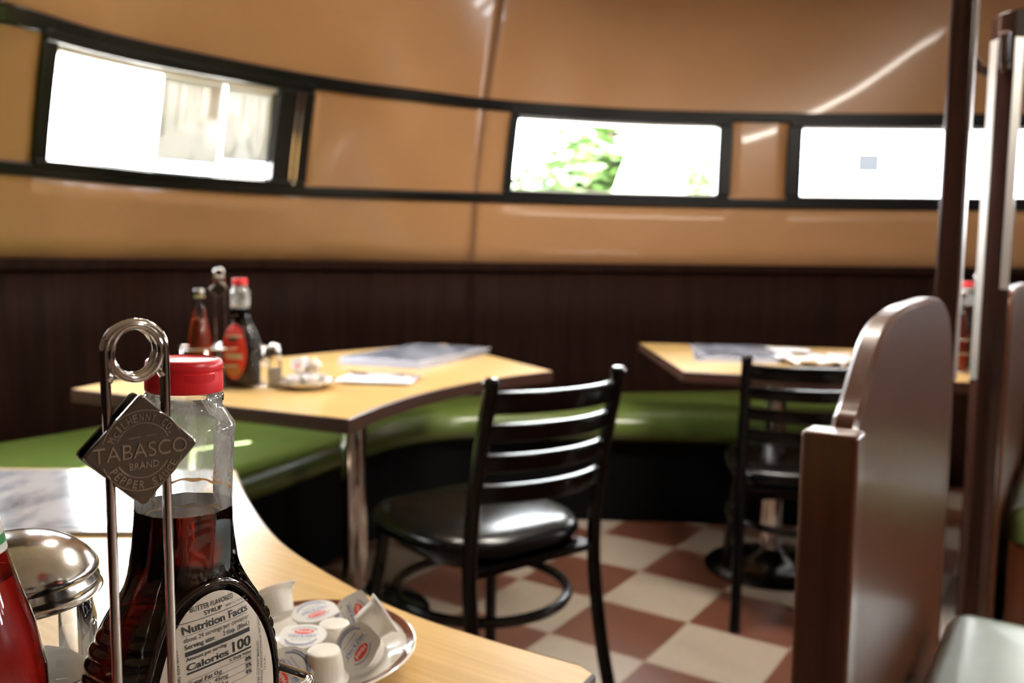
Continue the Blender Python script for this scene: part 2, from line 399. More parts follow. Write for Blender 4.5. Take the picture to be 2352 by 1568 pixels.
mb = MB(); mb.rings([[P(t, 2.02, .05), P(t, 2.07, .05), P(t, 2.07, .62), P(t, 2.02, .62)] for t in span(SEAM - .6, TMAX, .2)]); struct(mb.build('sun_blocker', M['white_paint'], smooth=40))  # unseen overhang, added to keep sun through these windows off the floor
# far end wall of the dining car
e0 = P(0, 0); e1 = P(TMAX, 0); ed = (e1 - e0); EL = ed.length; ed.normalize()
mb = MB(); rz = Matrix.Rotation(math.atan2(ed.y, ed.x), 3, 'Z')
def endbox(s0, s1, z0, z1):
    c = e0 + ed * ((s0 + s1) / 2); mb.box((c.x, c.y, (z0 + z1) / 2), (s1 - s0, .06, z1 - z0), rz)
endbox(0, EL, 0, 2.5)
struct(mb.build('wall_end', M['near_wall'], smooth=0))

# ------------------------------------------------------------------ things outside the windows
g = MB(); g.add([(-40, -40, -.9), (40, -40, -.9), (40, 45, -.9), (-40, 45, -.9), (-40, -40, -1.1), (40, -40, -1.1), (40, 45, -1.1), (-40, 45, -1.1)], [(0, 1, 2, 3), (7, 6, 5, 4), (0, 4, 5, 1), (1, 5, 6, 2), (2, 6, 7, 3), (3, 7, 4, 0)])
struct(g.build('ground', M['asphalt'], smooth=0))
def tree(x, y, z0, h, rad, label, seed, squash=.9):
    rn = random.Random(seed)
    t = thing('tree', label, 'tree', (x, y, z0))
    tr = MB(); tr.tube([(0, 0, -.3), (.04, 0, h * .3), (-.03, .05, h * .6), (.02, 0, h * .85)], [.13, .11, .07, .03], 8)
    for k in range(5):
        w = k * 1.3; tr.tube([(0, 0, h * .35 + k * .2), (cos(w) * rad * .5, sin(w) * rad * .5, h * .55 + k * .15)], [.05, .02], 6)
    tr.build('trunk', M['bark'], t)
    lv = MB()
    cl = [(Vector((rn.gauss(0, .45) * rad, rn.gauss(0, .45) * rad, h * .66 + rn.gauss(0, .33) * rad * squash)), rad * rn.uniform(.22, .4)) for _ in range(38)]
    for c, r in cl:
        for _ in range(95):
            d = Vector((rn.gauss(0, 1), rn.gauss(0, 1), rn.gauss(0, 1))).normalized() * r * rn.uniform(.6, 1)
            p = c + d; s = rn.uniform(.08, .16)
            q = Matrix.Rotation(rn.uniform(0, 6.28), 3, 'Z') @ Matrix.Rotation(rn.uniform(-.9, .9), 3, 'X')
            lv.add([p + q @ Vector(v) for v in ((-s, 0, 0), (0, -s * .45, s * .1), (s, 0, 0), (0, s * .45, s * .1))], [(0, 1, 2, 3)])
    lv.build('foliage', M['leaf'], t, smooth=0, fix=False)
    return t
tree(1.16, 10.4, -.9, 4.6, 1.0, 'leafy green tree seen through the middle window, left of the white slanted wall', 3)
tree(2.95, 13.4, -.9, 4.8, .8, 'pale green tree at right end of the middle window', 5)
# white building with a battered end wall
bd = MB(); fr = [(.09, -.9), (1.66, -.9), (1.66, 2.9), (1.42, 2.9)]
bd.add([(x, 8.3, z) for x, z in fr] + [(x, 9.0, z) for x, z in fr], [(0, 1, 2, 3), (7, 6, 5, 4), (0, 4, 5, 1), (1, 5, 6, 2), (2, 6, 7, 3), (3, 7, 4, 0)])
o = bd.build('white_outbuilding', M['white_paint'], smooth=0); tag(o, 'white slanted-edge building outside, in the middle of the centre window', 'building')
hb = thing('white_building', 'white building with one small grey opening outside the right window', 'building', (4.9, 9.2, -.9))
q = MB(); q.box((0, .9, 3.0), (4.2, 1.8, 6.2)); q.build('wall', M['white_paint'], hb, smooth=0)
q = MB(); q.box((-1.12, -.0, 3.06), (.235, .04, .19)); q.build('vent', M['vent_grey'], hb, smooth=0)
hl = thing('white_building', 'white building wall filling the view outside the left window', 'building', (-5.6, 6.4, -.9), radians(40))
q = MB(); q.box((0, .6, 2.6), (5.5, 1.0, 5.6)); q.build('wall', M['white_paint'], hl, smooth=0)
q = MB(); q.box((0, .6, 5.5), (5.8, 1.3, .25)); q.build('roof', M['vent_grey'], hl, smooth=0)
# notices taped to the left window
def sheet(ta, tb, za, zb, label, cols, off=.045):
    t = thing('window_notice', label, 'notice', P((ta + tb) / 2, za, off))
    inv = Vector(t.location)
    mb = MB(); ts = span(ta, tb, .1)
    mb.rings([[P(a, za, off) - inv, P(a, zb, off) - inv, P(a, zb, off + .0015) - inv, P(a, za, off + .0015) - inv] for a in ts])
    mb.build('paper_sheet', M['sheet'], t)
    for m, rows in cols.items():
        q = MB()
        for (u0, u1, v0, v1) in rows:
            a, b = ta + (tb - ta) * u0, ta + (tb - ta) * u1; c, d = za + (zb - za) * v0, za + (zb - za) * v1
            q.grid([[P(a, c, off - .001) - inv, P(b, c, off - .001) - inv], [P(a, d, off - .001) - inv, P(b, d, off - .001) - inv]])
        q.build('printed_lines', M[m], t, smooth=0)
    return t
wa, wb = WIN[1]
def u1(px): return T(px)
lines = [(.08 + .13 * k, .11 + .13 * k, .35 - .06 * (k % 3), .93) for k in range(3)]
sheet(u1(372), u1(505), 1.45, 1.722, 'grey backlit paper notice taped in the left window, nearer its middle, with a red patch', {'grey_print': [(.05, .10, .3, .92), (.30, .34, .45, .94), (.47, .50, .5, .95), (.56, .59, .55, .95), (.65, .68, .5, .95)], 'red_notice': [(.80, .95, .58, .95)]})
sheet(u1(512), u1(628), 1.47, 1.722, 'plain backlit paper notice taped in the left window at its right end', {'grey_print': [(.30, .34, .55, .9), (.45, .48, .5, .9), (.6, .63, .55, .9), (.75, .77, .55, .85)]})

# ------------------------------------------------------------------ curved bench along the wall
Fp = [(-1.5, 1.2), (-1.13, 1.85), (-.83, 2.42), (-.69, 2.70), (-.575, 2.98), (-.463, 3.22), (-.315, 3.385), (-.135, 3.455), (.2, 3.45), (.583, 3.425), (1.0, 3.40), (1.7, 3.38)]
Kp = [(-2.39, 1.77), (-2.02, 2.28), (-1.65, 2.80), (-1.50, 3.03), (-1.345, 3.385), (-.915, 3.69), (-.55, 3.76), (-.17, 3.825), (.24, 3.915), (.65, 3.99), (1.29, 4.055), (2.0, 4.06)]
Fc = crom([(x, y, 0) for x, y in Fp], 8); Kc = crom([(x, y, 0) for x, y in Kp], 8)
bench = thing('curved_bench', 'long curved green vinyl bench running along the dark wainscot wall', 'bench', (-.3, 3.3, 0))
oB = Vector((-.3, 3.3, 0))
def bench_ring(f, k, prof):
    d = (k - f); L = d.length; d.normalize()
    return [f + d * (min(x, L) if x >= 0 else L + x + 1) + Vector((0, 0, z)) - oB for x, z in prof]
prof = [(.03, .345), (.008, .36), (.0, .39), (.008, .425), (.03, .45), (.07, .465), (.16, .475), (.3, .474), (-1.0, .47), (-1.0, .345)]
mb = MB(); mb.rings([bench_ring(f, k, prof) for f, k in zip(Fc, Kc)]); mb.build('seat', M['green_vinyl'], bench, smooth=70)
mb = MB(); mb.rings([bench_ring(f, k, [(.05, 0), (.05, .345), (.45, .345), (.45, 0)]) for f, k in zip(Fc, Kc)]); mb.build('base', M['black_base'], bench, smooth=60)

# ------------------------------------------------------------------ tables
def offset_poly(poly, d):
    n = len(poly); out = []
    for i in range(n):
        a, b, c = Vector(poly[i - 1]), Vector(poly[i]), Vector(poly[(i + 1) % n])
        e1 = (b - a).normalized(); e2 = (c - b).normalized(); nn = Vector((e1.y + e2.y, -e1.x - e2.x)).normalized()
        out.append(tuple(b + nn * d))
    return out
def arc3(a, m, b, n=16):
    """points on the circle through a, m, b"""
    ax, ay = a; bx, by = m; cx, cy = b
    d = 2 * (ax * (by - cy) + bx * (cy - ay) + cx * (ay - by))
    ux = ((ax * ax + ay * ay) * (by - cy) + (bx * bx + by * by) * (cy - ay) + (cx * cx + cy * cy) * (ay - by)) / d
    uy = ((ax * ax + ay * ay) * (cx - bx) + (bx * bx + by * by) * (ax - cx) + (cx * cx + cy * cy) * (bx - ax)) / d
    r = math.hypot(ax - ux, ay - uy); w0 = math.atan2(ay - uy, ax - ux); w1 = math.atan2(cy - uy, cx - ux); wm = math.atan2(by - uy, bx - ux)
    def norm(w): return (w + pi) % (2 * pi) - pi
    d1 = norm(w1 - w0)
    if norm(wm - w0) * d1 < 0: d1 -= math.copysign(2 * pi, d1)
    return [(ux + r * cos(w0 + d1 * i / n), uy + r * sin(w0 + d1 * i / n)) for i in range(n + 1)]
def area(p): return sum(p[i - 1][0] * p[i][1] - p[i][0] * p[i - 1][1] for i in range(len(p)))
def table(poly, px, py, label, th=.032, base_r=.23, z=.75):
    if area(poly) < 0: poly = poly[::-1]
    t = thing('diner_table', label, 'table', (px, py, 0))
    loc = [(x - px, y - py) for x, y in poly]
    mb = MB(); mb.prism(loc, z - th, z); mb.build('tabletop', M['laminate'], t, smooth=0)
    o = offset_poly(loc, .0025); i = offset_poly(loc, -.0005); n = len(loc)
    mb = MB(); mb.rings([[(a[0], a[1], z - th - .001) for a in o], [(a[0], a[1], z - .0025) for a in o], [(a[0], a[1], z + .0003) for a in i], [(a[0] * .999, a[1] * .999, z - th - .001) for a in i]], closed=True)
    mb.build('edge_banding', M['edge_brown'], t, smooth=40)
    mb = MB(); mb.lathe([(.038, .03), (.038, z - th - .02)], n=20); mb.build('pedestal', M['chrome'], t)
    mb = MB(); mb.lathe([(base_r, 0), (base_r, .008), (base_r * .93, .022), (base_r * .6, .036), (.07, .05), (.045, .075)], n=40); mb.build('base', M['black_metal'], t)
    mb = MB(); mb.box((0, 0, z - th - .01), (.3, .06, .018)); mb.box((0, 0, z - th - .01), (.06, .3, .018)); mb.build('top_bracket', M['black_metal'], t)
    return t
def smooth_arc(pts, n): return [(p.x, p.y) for p in crom([(x, y, 0) for x, y in pts], n)]
near_arc = smooth_arc([(-.439, 1.326), (-.364, 1.152), (-.277, .989), (-.191, .878), (-.105, .79), (-.015, .726), (.060, .681)], 5)
table(near_arc + [(.069, .667), (-.13, .30), (-1.02, .78), (-1.2, 1.05), (-1.32, 1.315)], -.62, .93, 'nearest maple laminate table with concave curved edge, holding the sharp syrup bottle')
t2 = [(-1.115, 2.131), (-.343, 1.765)] + arc3((-.343, 1.765), (-.197, 2.18), (.124, 2.58))[1:] + [(-.273, 3.399)] + arc3((-.273, 3.399), (-.75, 2.92), (-1.115, 2.131))[1:-1]
table(t2, -.475, 2.53, 'maple laminate table with a concave edge behind the nearest table, below the wall seam')
t3 = [(.528, 3.523), (.533, 2.613)] + arc3((.533, 2.613), (.95, 2.50), (1.385, 2.42))[1:] + [(1.69, 2.88), (1.42, 3.36)]
table(t3, .93, 2.955, 'maple laminate table at the right, partly behind the tall booth back', base_r=.225)

# ------------------------------------------------------------------ ladder-back chairs
def make_chair(label):
    t = thing('dining_chair', label, 'chair', group='black metal dining chairs')
    W = .176
    posts = {}
    for s in (-1, 1):
        path = crom([(s * .185, -.30, 0), (s * .180, -.245, .2), (s * .177, -.215, .42), (s * .177, -.235, .62), (s * W, -.283, .835)], 6)
        mb = MB(); mb.tube(path, .0165, 12); e = path[-1]
        mb.lathe([(.0165, -.002), (.019, .002), (.019, .010), (.013, .018), (.0, .020)], tuple(e), 12)
        mb.build('back_post', M['black_metal'], t); posts[s] = path
    def ypost(z): return lin(z, [p.z for p in posts[1]], [p.y for p in posts[1]])
    for z, h in ((.802, .046), (.738, .038), (.672, .038), (.605, .040)):
        mb = MB(); rr = []; sl = (ypost(z + .02) - ypost(z - .02)) / .04
        ta = radians(5.5)
        for i in range(17):
            u = -1 + 2 * i / 16; x = u * W; y = ypost(z) - .050 * (1 - u * u)
            ring = []
            for cx, cz, w0 in ((1, 1, 0), (-1, 1, pi / 2), (-1, -1, pi), (1, -1, 1.5 * pi)):
                for j in range(4):
                    w = w0 + pi / 2 * j / 3; q = .0032
                    yy = cx * (.0082 - q) + q * cos(w); zz = cz * (h / 2 - q) + q * sin(w)
                    ring.append((x, y + yy * cos(ta) - zz * sin(ta), z + yy * sin(ta) + zz * cos(ta)))
            rr.append(ring)
        mb.rings(rr); mb.build('slat', M['black_metal'], t, smooth=40)
    for s in (-1, 1):
        mb = MB(); mb.tube(crom([(s * .195, .215, 0), (s * .182, .195, .22), (s * .165, .165, .425)], 6), .0155, 12); mb.build('front_leg', M['black_metal'], t)
    # padded seat
    mb = MB(); rr = []
    def sup(a, n=5.):
        c, s = cos(a), sin(a); r = 1 / (abs(c) ** n + abs(s) ** n) ** (1 / n); return r * c, r * s
    for k, z in ((.93, .425), (1.0, .432), (1.02, .445), (1.01, .458), (.96, .470), (.82, .478), (.5, .482), (.15, .483)):
        ring = []
        for i in range(48):
            x, y = sup(2 * pi * i / 48, 3.2)
            wid = .218 - .012 * (1 - y) * .5
            ring.append((x * wid * k, y * .228 * k + .018, z + .012))
        rr.append(ring)
    mb.rings(rr); mb.build('seat', M['black_vinyl'], t, smooth=80)
    mb = MB(); rr = []
    for z, k in ((.405, .92), (.424, .95)):
        rr.append([(sup(2 * pi * i / 48, 3.2)[0] * .195 * k, sup(2 * pi * i / 48, 3.2)[1] * .20 * k, z + .012) for i in range(48)])
    mb.rings(rr)
    mb.box((0, -.2, .427), (.34, .05, .016)); mb.build('seat_frame', M['black_metal'], t)
    mb = MB(); mb.tube([(.205 * cos(2 * pi * i / 48), .212 * sin(2 * pi * i / 48) - .012, .30) for i in range(48)], .0125, 10, closed=True)
    mb.build('foot_ring', M['black_metal'], t)
    return t
ch = make_chair('black ladder-back chair with shiny vinyl seat, in front of the middle table')
ch.location = (-.075, 2.0, 0); ch.rotation_euler = (0, 0, math.atan2(.612, .79))
c2 = copy_tree(ch); c2['label'] = 'black ladder-back chair half hidden behind the wooden booth back'
c2.location = (.90, 2.66, 0); c2.scale = (.965, .965, .965); c2.rotation_euler = (0, 0, radians(-12))

# ------------------------------------------------------------------ booths and posts
OB = Vector((.366, .953, 0))
PROF = [(-.03, .0), (.0, .80), (.055, .893), (.075, .910), (.093, .922), (.13, .954), (.179, .990), (.241, 1.012), (.344, 1.024), (.48, 1.028), (.607, 1.030), (.70, 1.026), (.77, 1.012), (.838, .980), (.90, .915), (.95, .84), (.96, .0)]
def booth_panel(O, prof, half, name, mat, parent):
    rng = []
    up = [p for p in prof]
    pts = crom([(s, z, 0) for s, z in up[1:-1]], 4)
    poly = [(up[0][0], 0)] + [(p.x, p.y) for p in pts] + [(up[-1][0], 0)]
    mb = MB(); n = len(poly); bev = .006
    def row(off, ins):
        q = offset_poly([(s, z) for s, z in (poly if area(poly) > 0 else poly[::-1])], -ins)
        return [B2 * s + A2 * off + Vector((0, 0, max(z, 0))) for s, z in q]
    mb.rings([row(-half, bev), row(-half + bev, 0), row(half - bev, 0), row(half, bev)])
    return mb.build(name, mat, parent, smooth=25)
b1 = thing('booth_seat', 'nearest dark wood booth bench at right with rounded back and square front post', 'booth', OB)
booth_panel(OB, PROF, .016, 'back_panel', M['mahogany_panel'], b1)
def obox(mb, s, p, z0, z1, ws, wp):
    rm = Matrix.Rotation(yaw, 3, 'Z')
    c = B2 * s + A2 * p; mb.box((c.x, c.y, (z0 + z1) / 2), (wp, ws, z1 - z0), rm)
mb = MB(); obox(mb, .015, -.002, 0, .895, .045, .064); mb.build('front_post', M['mahogany'], b1, bevel=.006, seg=3)
# seat cushion
def cushion(s0, s1, p0, p1, z0, z1, par, mat):
    mb = MB(); rr = []
    for k, z in ((.0, z0), (.0, z1 - .045), (.004, z1 - .03), (.014, z1 - .012), (.03, z1 - .003), (.055, z1)):
        c = [(s0 + k, p0 + k), (s1 - k, p0 + k), (s1 - k, p1 - k), (s0 + k, p1 - k)]; ring = []
        r = .05
        for i, (s, p) in enumerate(c):
            sx = 1 if s == s0 + k else -1; px_ = 1 if p == p0 + k else -1
            cs, cp = s + sx * r, p + px_ * r
            w0 = [pi, -pi / 2, 0, pi / 2][i]
            for j in range(6):
                w = w0 + (pi / 2) * j / 5
                ring.append(B2 * (cs + r * cos(w)) + A2 * (cp + r * sin(w)) + Vector((0, 0, z)))
        rr.append(ring)
    # order corners consistently
    mb.rings(rr); return mb.build('seat', mat, par, smooth=70)
def cushion2(s0, s1, p0, p1, z0, z1, par, mat):
    mb = MB(); rr = []; r = .05
    for k, z in ((.0, z0), (.0, z1 - .05), (.004, z1 - .03), (.014, z1 - .012), (.032, z1 - .003), (.06, z1), (.2, z1 + .004)):
        ring = []
        for cs, cp, w0 in ((s1 - r, p1 - r, 0), (s0 + r, p1 - r, pi / 2), (s0 + r, p0 + r, pi), (s1 - r, p0 + r, 1.5 * pi)):
            for j in range(6):
                w = w0 + (pi / 2) * j / 5; q = max(r - k, .002) if k < .1 else .002; kk = 0 if k < .048 else k - .048
                sx = cs - math.copysign(kk, cs - (s0 + s1) / 2); pp = cp - math.copysign(kk, cp - (p0 + p1) / 2)
                ring.append(B2 * (sx + q * cos(w)) + A2 * (pp + q * sin(w)) + Vector((0, 0, z)))
        rr.append(ring)
    mb.rings(rr); return mb.build('seat', mat, par, smooth=70)
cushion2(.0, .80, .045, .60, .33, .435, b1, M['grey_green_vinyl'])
mb = MB(); obox(mb, .40, .30, 0, .33, .78, .50); mb.build('seat_base', M['mahogany'], b1, bevel=.004)
# tall post at the far end of the booth
tp = Vector((.932, 1.823, 0))
t = thing('tall_post', 'tall dark wooden post rising out of the top of the photo behind booth back', 'post', tp)
mb = MB(); mb.box((0, 0, 1.25), (.046, .046, 2.5), Matrix.Rotation(yaw, 3, 'Z')); mb.build('shaft', M['post_wood'], t, bevel=.007, seg=3)
mb = MB(); mb.box(tuple(A2 * .0245 + Vector((0, 0, 1.67))), (.004, .030, 1.66), Matrix.Rotation(yaw, 3, 'Z')); mb.build('reflection_strip', M['alu'], t)  # bright metal strip, stands in for the window reflection on the wood edge
mb = MB(); mb.lathe([(.006, 0), (.008, .003), (.006, .006), (0, .007)], n=12); o = mb.build('screw_cap', M['chrome'], t); o.location = B2 * -.0235 + A2 * .01 + Vector((0, 0, .835)); o.rotation_euler = (pi / 2, 0, yaw)
# coat post
cpz = 1.665
cp_ = Vector((1.156, 2.05, 0))
t = thing('coat_post', 'dark wooden coat post with angled hooks at the right edge of the photo', 'coat post', cp_)
rm = Matrix.Rotation(yaw, 3, 'Z')
mb = MB(); rr = []
for z, k in ((0, 1.), (1.45, 1.), (1.47, 1.0), (cpz, .97)):
    rr.append([rm @ Vector((x * k, y * k, z + (.012 * (x + .03) / .06 if z == cpz else 0))) for x, y in ((-.016, -.032), (.016, -.032), (.035, -.014), (.035, .014), (.016, .032), (-.016, .032), (-.035, .014), (-.035, -.014))])
mb.rings(rr); mb.build('shaft', M['post_wood'], t, bevel=.003, seg=2)
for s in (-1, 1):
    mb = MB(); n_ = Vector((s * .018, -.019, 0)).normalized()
    mb.box(tuple(rm @ Vector((s * .0258, -.0233, (1.21, 1.32)[s > 0]))), (.022, .0025, (.80, .58)[s > 0]), rm @ Matrix.Rotation(s * radians(43), 3, 'Z')); mb.build('reflection_strip', M['alu'], t)  # bright strips in place of reflections on the chamfers, cut to their height
def hook(d):
    mb = MB(); d = d.normalized()
    mb.tube([d * .03 + Vector((0, 0, 1.54)), d * .055 + Vector((0, 0, 1.555)), d * .085 + Vector((0, 0, 1.597)), d * .092 + Vector((0, 0, 1.61))], [.012, .0115, .0105, .013], 8)
    mb.build('coat_hook', M['post_wood'], t)
hook(-A2); hook(A2); hook(-B2)
# second booth, beyond the coat post
OC = Vector((1.235, 2.135, 0)) + B2 * .06
b2 = thing('booth_seat', 'further booth bench beside the coat post at the right edge, bright green seat', 'booth', OC)
PROF2 = [(0, 0), (.0, .80), (.0, .90), (.01, .96), (.03, 1.0), (.07, 1.02), (.15, 1.028), (.4, 1.03), (.7, 1.03), (.86, 1.022), (.93, 1.0), (.97, .93), (.98, .8), (.98, 0)]
booth_panel(OC, PROF2, .016, 'back_panel', M['mahogany_panel'], b2)
cushion2(.03, .92, .03, .58, .36, .455, b2, M['green_vinyl'])
mb = MB(); obox(mb, .475, .30, 0, .36, .87, .52); mb.build('seat_base', M['mahogany'], b2, bevel=.004)

# ------------------------------------------------------------------ syrup bottle
BPROF = [(.0, .044, .029), (.004, .050, .034), (.012, .0535, .0370), (.04, .055, .038), (.09, .055, .038), (.112, .0545, .0378), (.128, .0515, .0365), (.137, .048, .0350), (.146, .0435, .0328), (.154, .0385, .0306), (.162, .0340, .0288), (.172, .0292, .0262), (.183, .0262, .0250), (.195, .0245, .0242), (.205, .0240, .0240), (.225, .0243, .0243), (.238, .0250, .0250), (.2425, .0253, .0253), (.2445, .0247, .0247), (.2525, .0192, .0192), (.2535, .0186, .0186), (.262, .0180, .0180)]
BPROF = [(z, a * .93 if z < .16 else a * (.93 + .07 * min(1, (z - .16) / .03)), b * .78 if z < .163 else b * (.78 + .22 * min(1, (z - .162) / .03))) for z, a, b in BPROF]
ZL = .2015                                                        # level of the syrup
def bprof(z):
    zs = [p[0] for p in BPROF]; return lin(z, zs, [p[1] for p in BPROF]), lin(z, zs, [p[2] for p in BPROF])
def body_ring(z, n=72, shrink=0., ribs=True):
    a, b = bprof(z); a -= shrink; b -= shrink
    k = max(0., min(1., (.165 - z) / .03))                         # 1 in the flask body, 0 in the neck
    e = 2 + 1.0 * k; ring = []
    for i in range(n):
        w = 2 * pi * i / n; c, s = cos(w), sin(w)
        r = 1 / (abs(c / a) ** e + abs(s / b) ** e) ** (1 / e)
        if k < 1 and .17 < z < .246:                               # faceted neck
            f = (pi / 5) ; ww = ((w + f / 2) % f) - f / 2
            fac = min(1, (1 - k)) * min(1, (.246 - z) / .01)
            r *= 1 + fac * (cos(f / 2) / cos(ww) * 1.022 - 1)
        if ribs and .008 < z < .150:
            side = max(0., min(1., (abs(c * r) / a - .72) / .12))
            top = min(1., (.150 - z) / .012)
            r += side * top * (.0016 * abs(sin(pi * z / .0066)) - .0010)
        ring.append(Vector((r * c, r * s, z)))
    return ring
def front_y(x, z, off=0.):
    a, b = bprof(z); k = max(0., min(1., (.165 - z) / .03)); e = 2 + k
    u = min(abs(x / a), .999)
    return -(b * (1 - u ** e) ** (1 / e)) - off
def wrap(mb, vs, fs, zc, off, flip=1):
    mb.add([Vector((v.x * flip, front_y(v.x, zc + v.y, off) * flip, zc + v.y)) for v in vs], fs)
def ellipse_patch(mb, zc, hw, hh, off, flip=1, nr=28, n=72, ymin=None, ymax=None):
    vs = [Vector((0, 0, 0))]; fs = []
    for j in range(1, nr + 1):
        for i in range(n):
            w = 2 * pi * i / n; y = hh * j / nr * sin(w)
            if ymin is not None: y = max(ymin, y)
            if ymax is not None: y = min(ymax, y)
            vs.append(Vector((hw * j / nr * cos(w), y, 0)))
    for i in range(n):
        fs.append((0, 1 + i, 1 + (i + 1) % n))
        for j in range(nr - 1):
            a = 1 + j * n; b = a + n; l = (i + 1) % n
            fs.append((a + i, b + i, b + l, a + l))
    wrap(mb, vs, fs, zc, off, flip)
def rect_patch(mb, zc, x0, x1, y0, y1, off, flip=1, nx=8):
    vs = []; fs = []
    for i in range(nx + 1):
        x = x0 + (x1 - x0) * i / nx; vs += [Vector((x, y0, 0)), Vector((x, y1, 0))]
    fs = [(2 * i, 2 * i + 2, 2 * i + 3, 2 * i + 1) for i in range(nx)]
    wrap(mb, vs, fs, zc, off, flip)
LZ = .091; LHW, LHH = .0372, .070
def make_bottle(label, fine):
    t = thing('syrup_bottle', label, 'bottle', group='syrup bottles')
    zs = [0, .004, .008] + [.008 + .142 * i / (130 if fine else 60) for i in range(1, (131 if fine else 61))] + [.153, .156, .16, .165, .17, .176, .183, .19, .196, .2005, .205, .212, .22, .229, .236, .240, .2425, .2445, .2525, .2535, .262]
    zlow = [z for z in zs if z <= .160]; zup = [z for z in zs if z >= .160]
    # liquid fills the flask and the lower neck
    lz = [z for z in zs if z <= .2005] + [ZL]
    # bottle skin
    body = MB(); body.rings([body_ring(z, 96) for z in lz], caps=(True, False)); body.build('glass', M['glass'], t, smooth=40)
    up = MB(); up.rings([body_ring(z, 96) for z in [ZL] + [z for z in zs if z > ZL]], caps=(False, False)); up.build('glass_neck', M['smeared_bright_glass'], t, smooth=28)
    lq = MB(); lq.rings([body_ring(z, 96, .0009) for z in lz] ); lo = lq.build('syrup', M['syrup'], t, smooth=50)
    # raised rim round the label
    for fl in (1, -1):
        rm_ = MB(); ring = []
        for i in range(72):
            w = 2 * pi * i / 72; x, y = (LHW + .0045) * cos(w), (LHH + .0045) * sin(w); z = LZ + y
            z = max(.008, z); ring.append((x * fl, front_y(x, z, .0006) * fl, z))
        rm_.tube(ring, .0018, 8, closed=True); rm_.build('label_rim', M['glass'] if False else M['bottle_dark'], t, smooth=180)
    # neck flange
    fl_ = MB(); fl_.lathe([(0.0182, .2555), (0.01910, .2562), (0.01930, .2585), (0.0187, .2598), (0.0178, .2600)], n=48, caps=(False, False)); fl_.build('neck_ring', M['glass'], t, smooth=60)
    # cap
    cp = MB()
    def knurl(w, z): return .006 * sin(w * 60) if .262 < z < .271 else 0
    cp.lathe([(0.01656, .2612), (0.01840, .2612), (0.01877, .2620), (0.01886, .2640), (0.01868, .2690), (0.01840, .2715), (0.01840, .2722), (0.01868, .2726), (0.01868, .2745), (0.01840, .2762), (0.01766, .2772), (0.01610, .2775), (0.01546, .2770), (0.00552, .2770), (.0, .2770)], n=96, caps=(True, False))
    cpo = cp.build('cap', M['cap_red'], t, smooth=40)
    th = MB(); rr = []
    for j in range(9):
        w = -1.75 + .12 * (j - 4) * .9; k = 1 - ((j - 4) / 4.2) ** 2
        rr.append([(.0184 * cos(w), .0184 * sin(w), .2655), ((.0187 + .0005 * k) * cos(w), (.0187 + .0005 * k) * sin(w), .2680), ((.0187 + .0007 * k) * cos(w), (.0187 + .0007 * k) * sin(w), .2712), (.0182 * cos(w), .0182 * sin(w), .2720)])
    th.rings(rr); th.build('thumb_tab', M['cap_red'], cpo)
    # tan foam left on the glass above the syrup
    rs = MB(); pts = []
    for i in range(30):
        w = radians(-38 + 150 * i / 29); r = .0226; zz = .2085 + .0005 * sin(i * 1.1) + .0004 * sin(i * .5)
        pts.append((r * cos(w), r * sin(w), zz))
    rs.tube(pts, [.0008 + .0003 * sin(i * .9) for i in range(30)], 8); rs.build('foam_line', M['residue'], t, smooth=180)
    return t
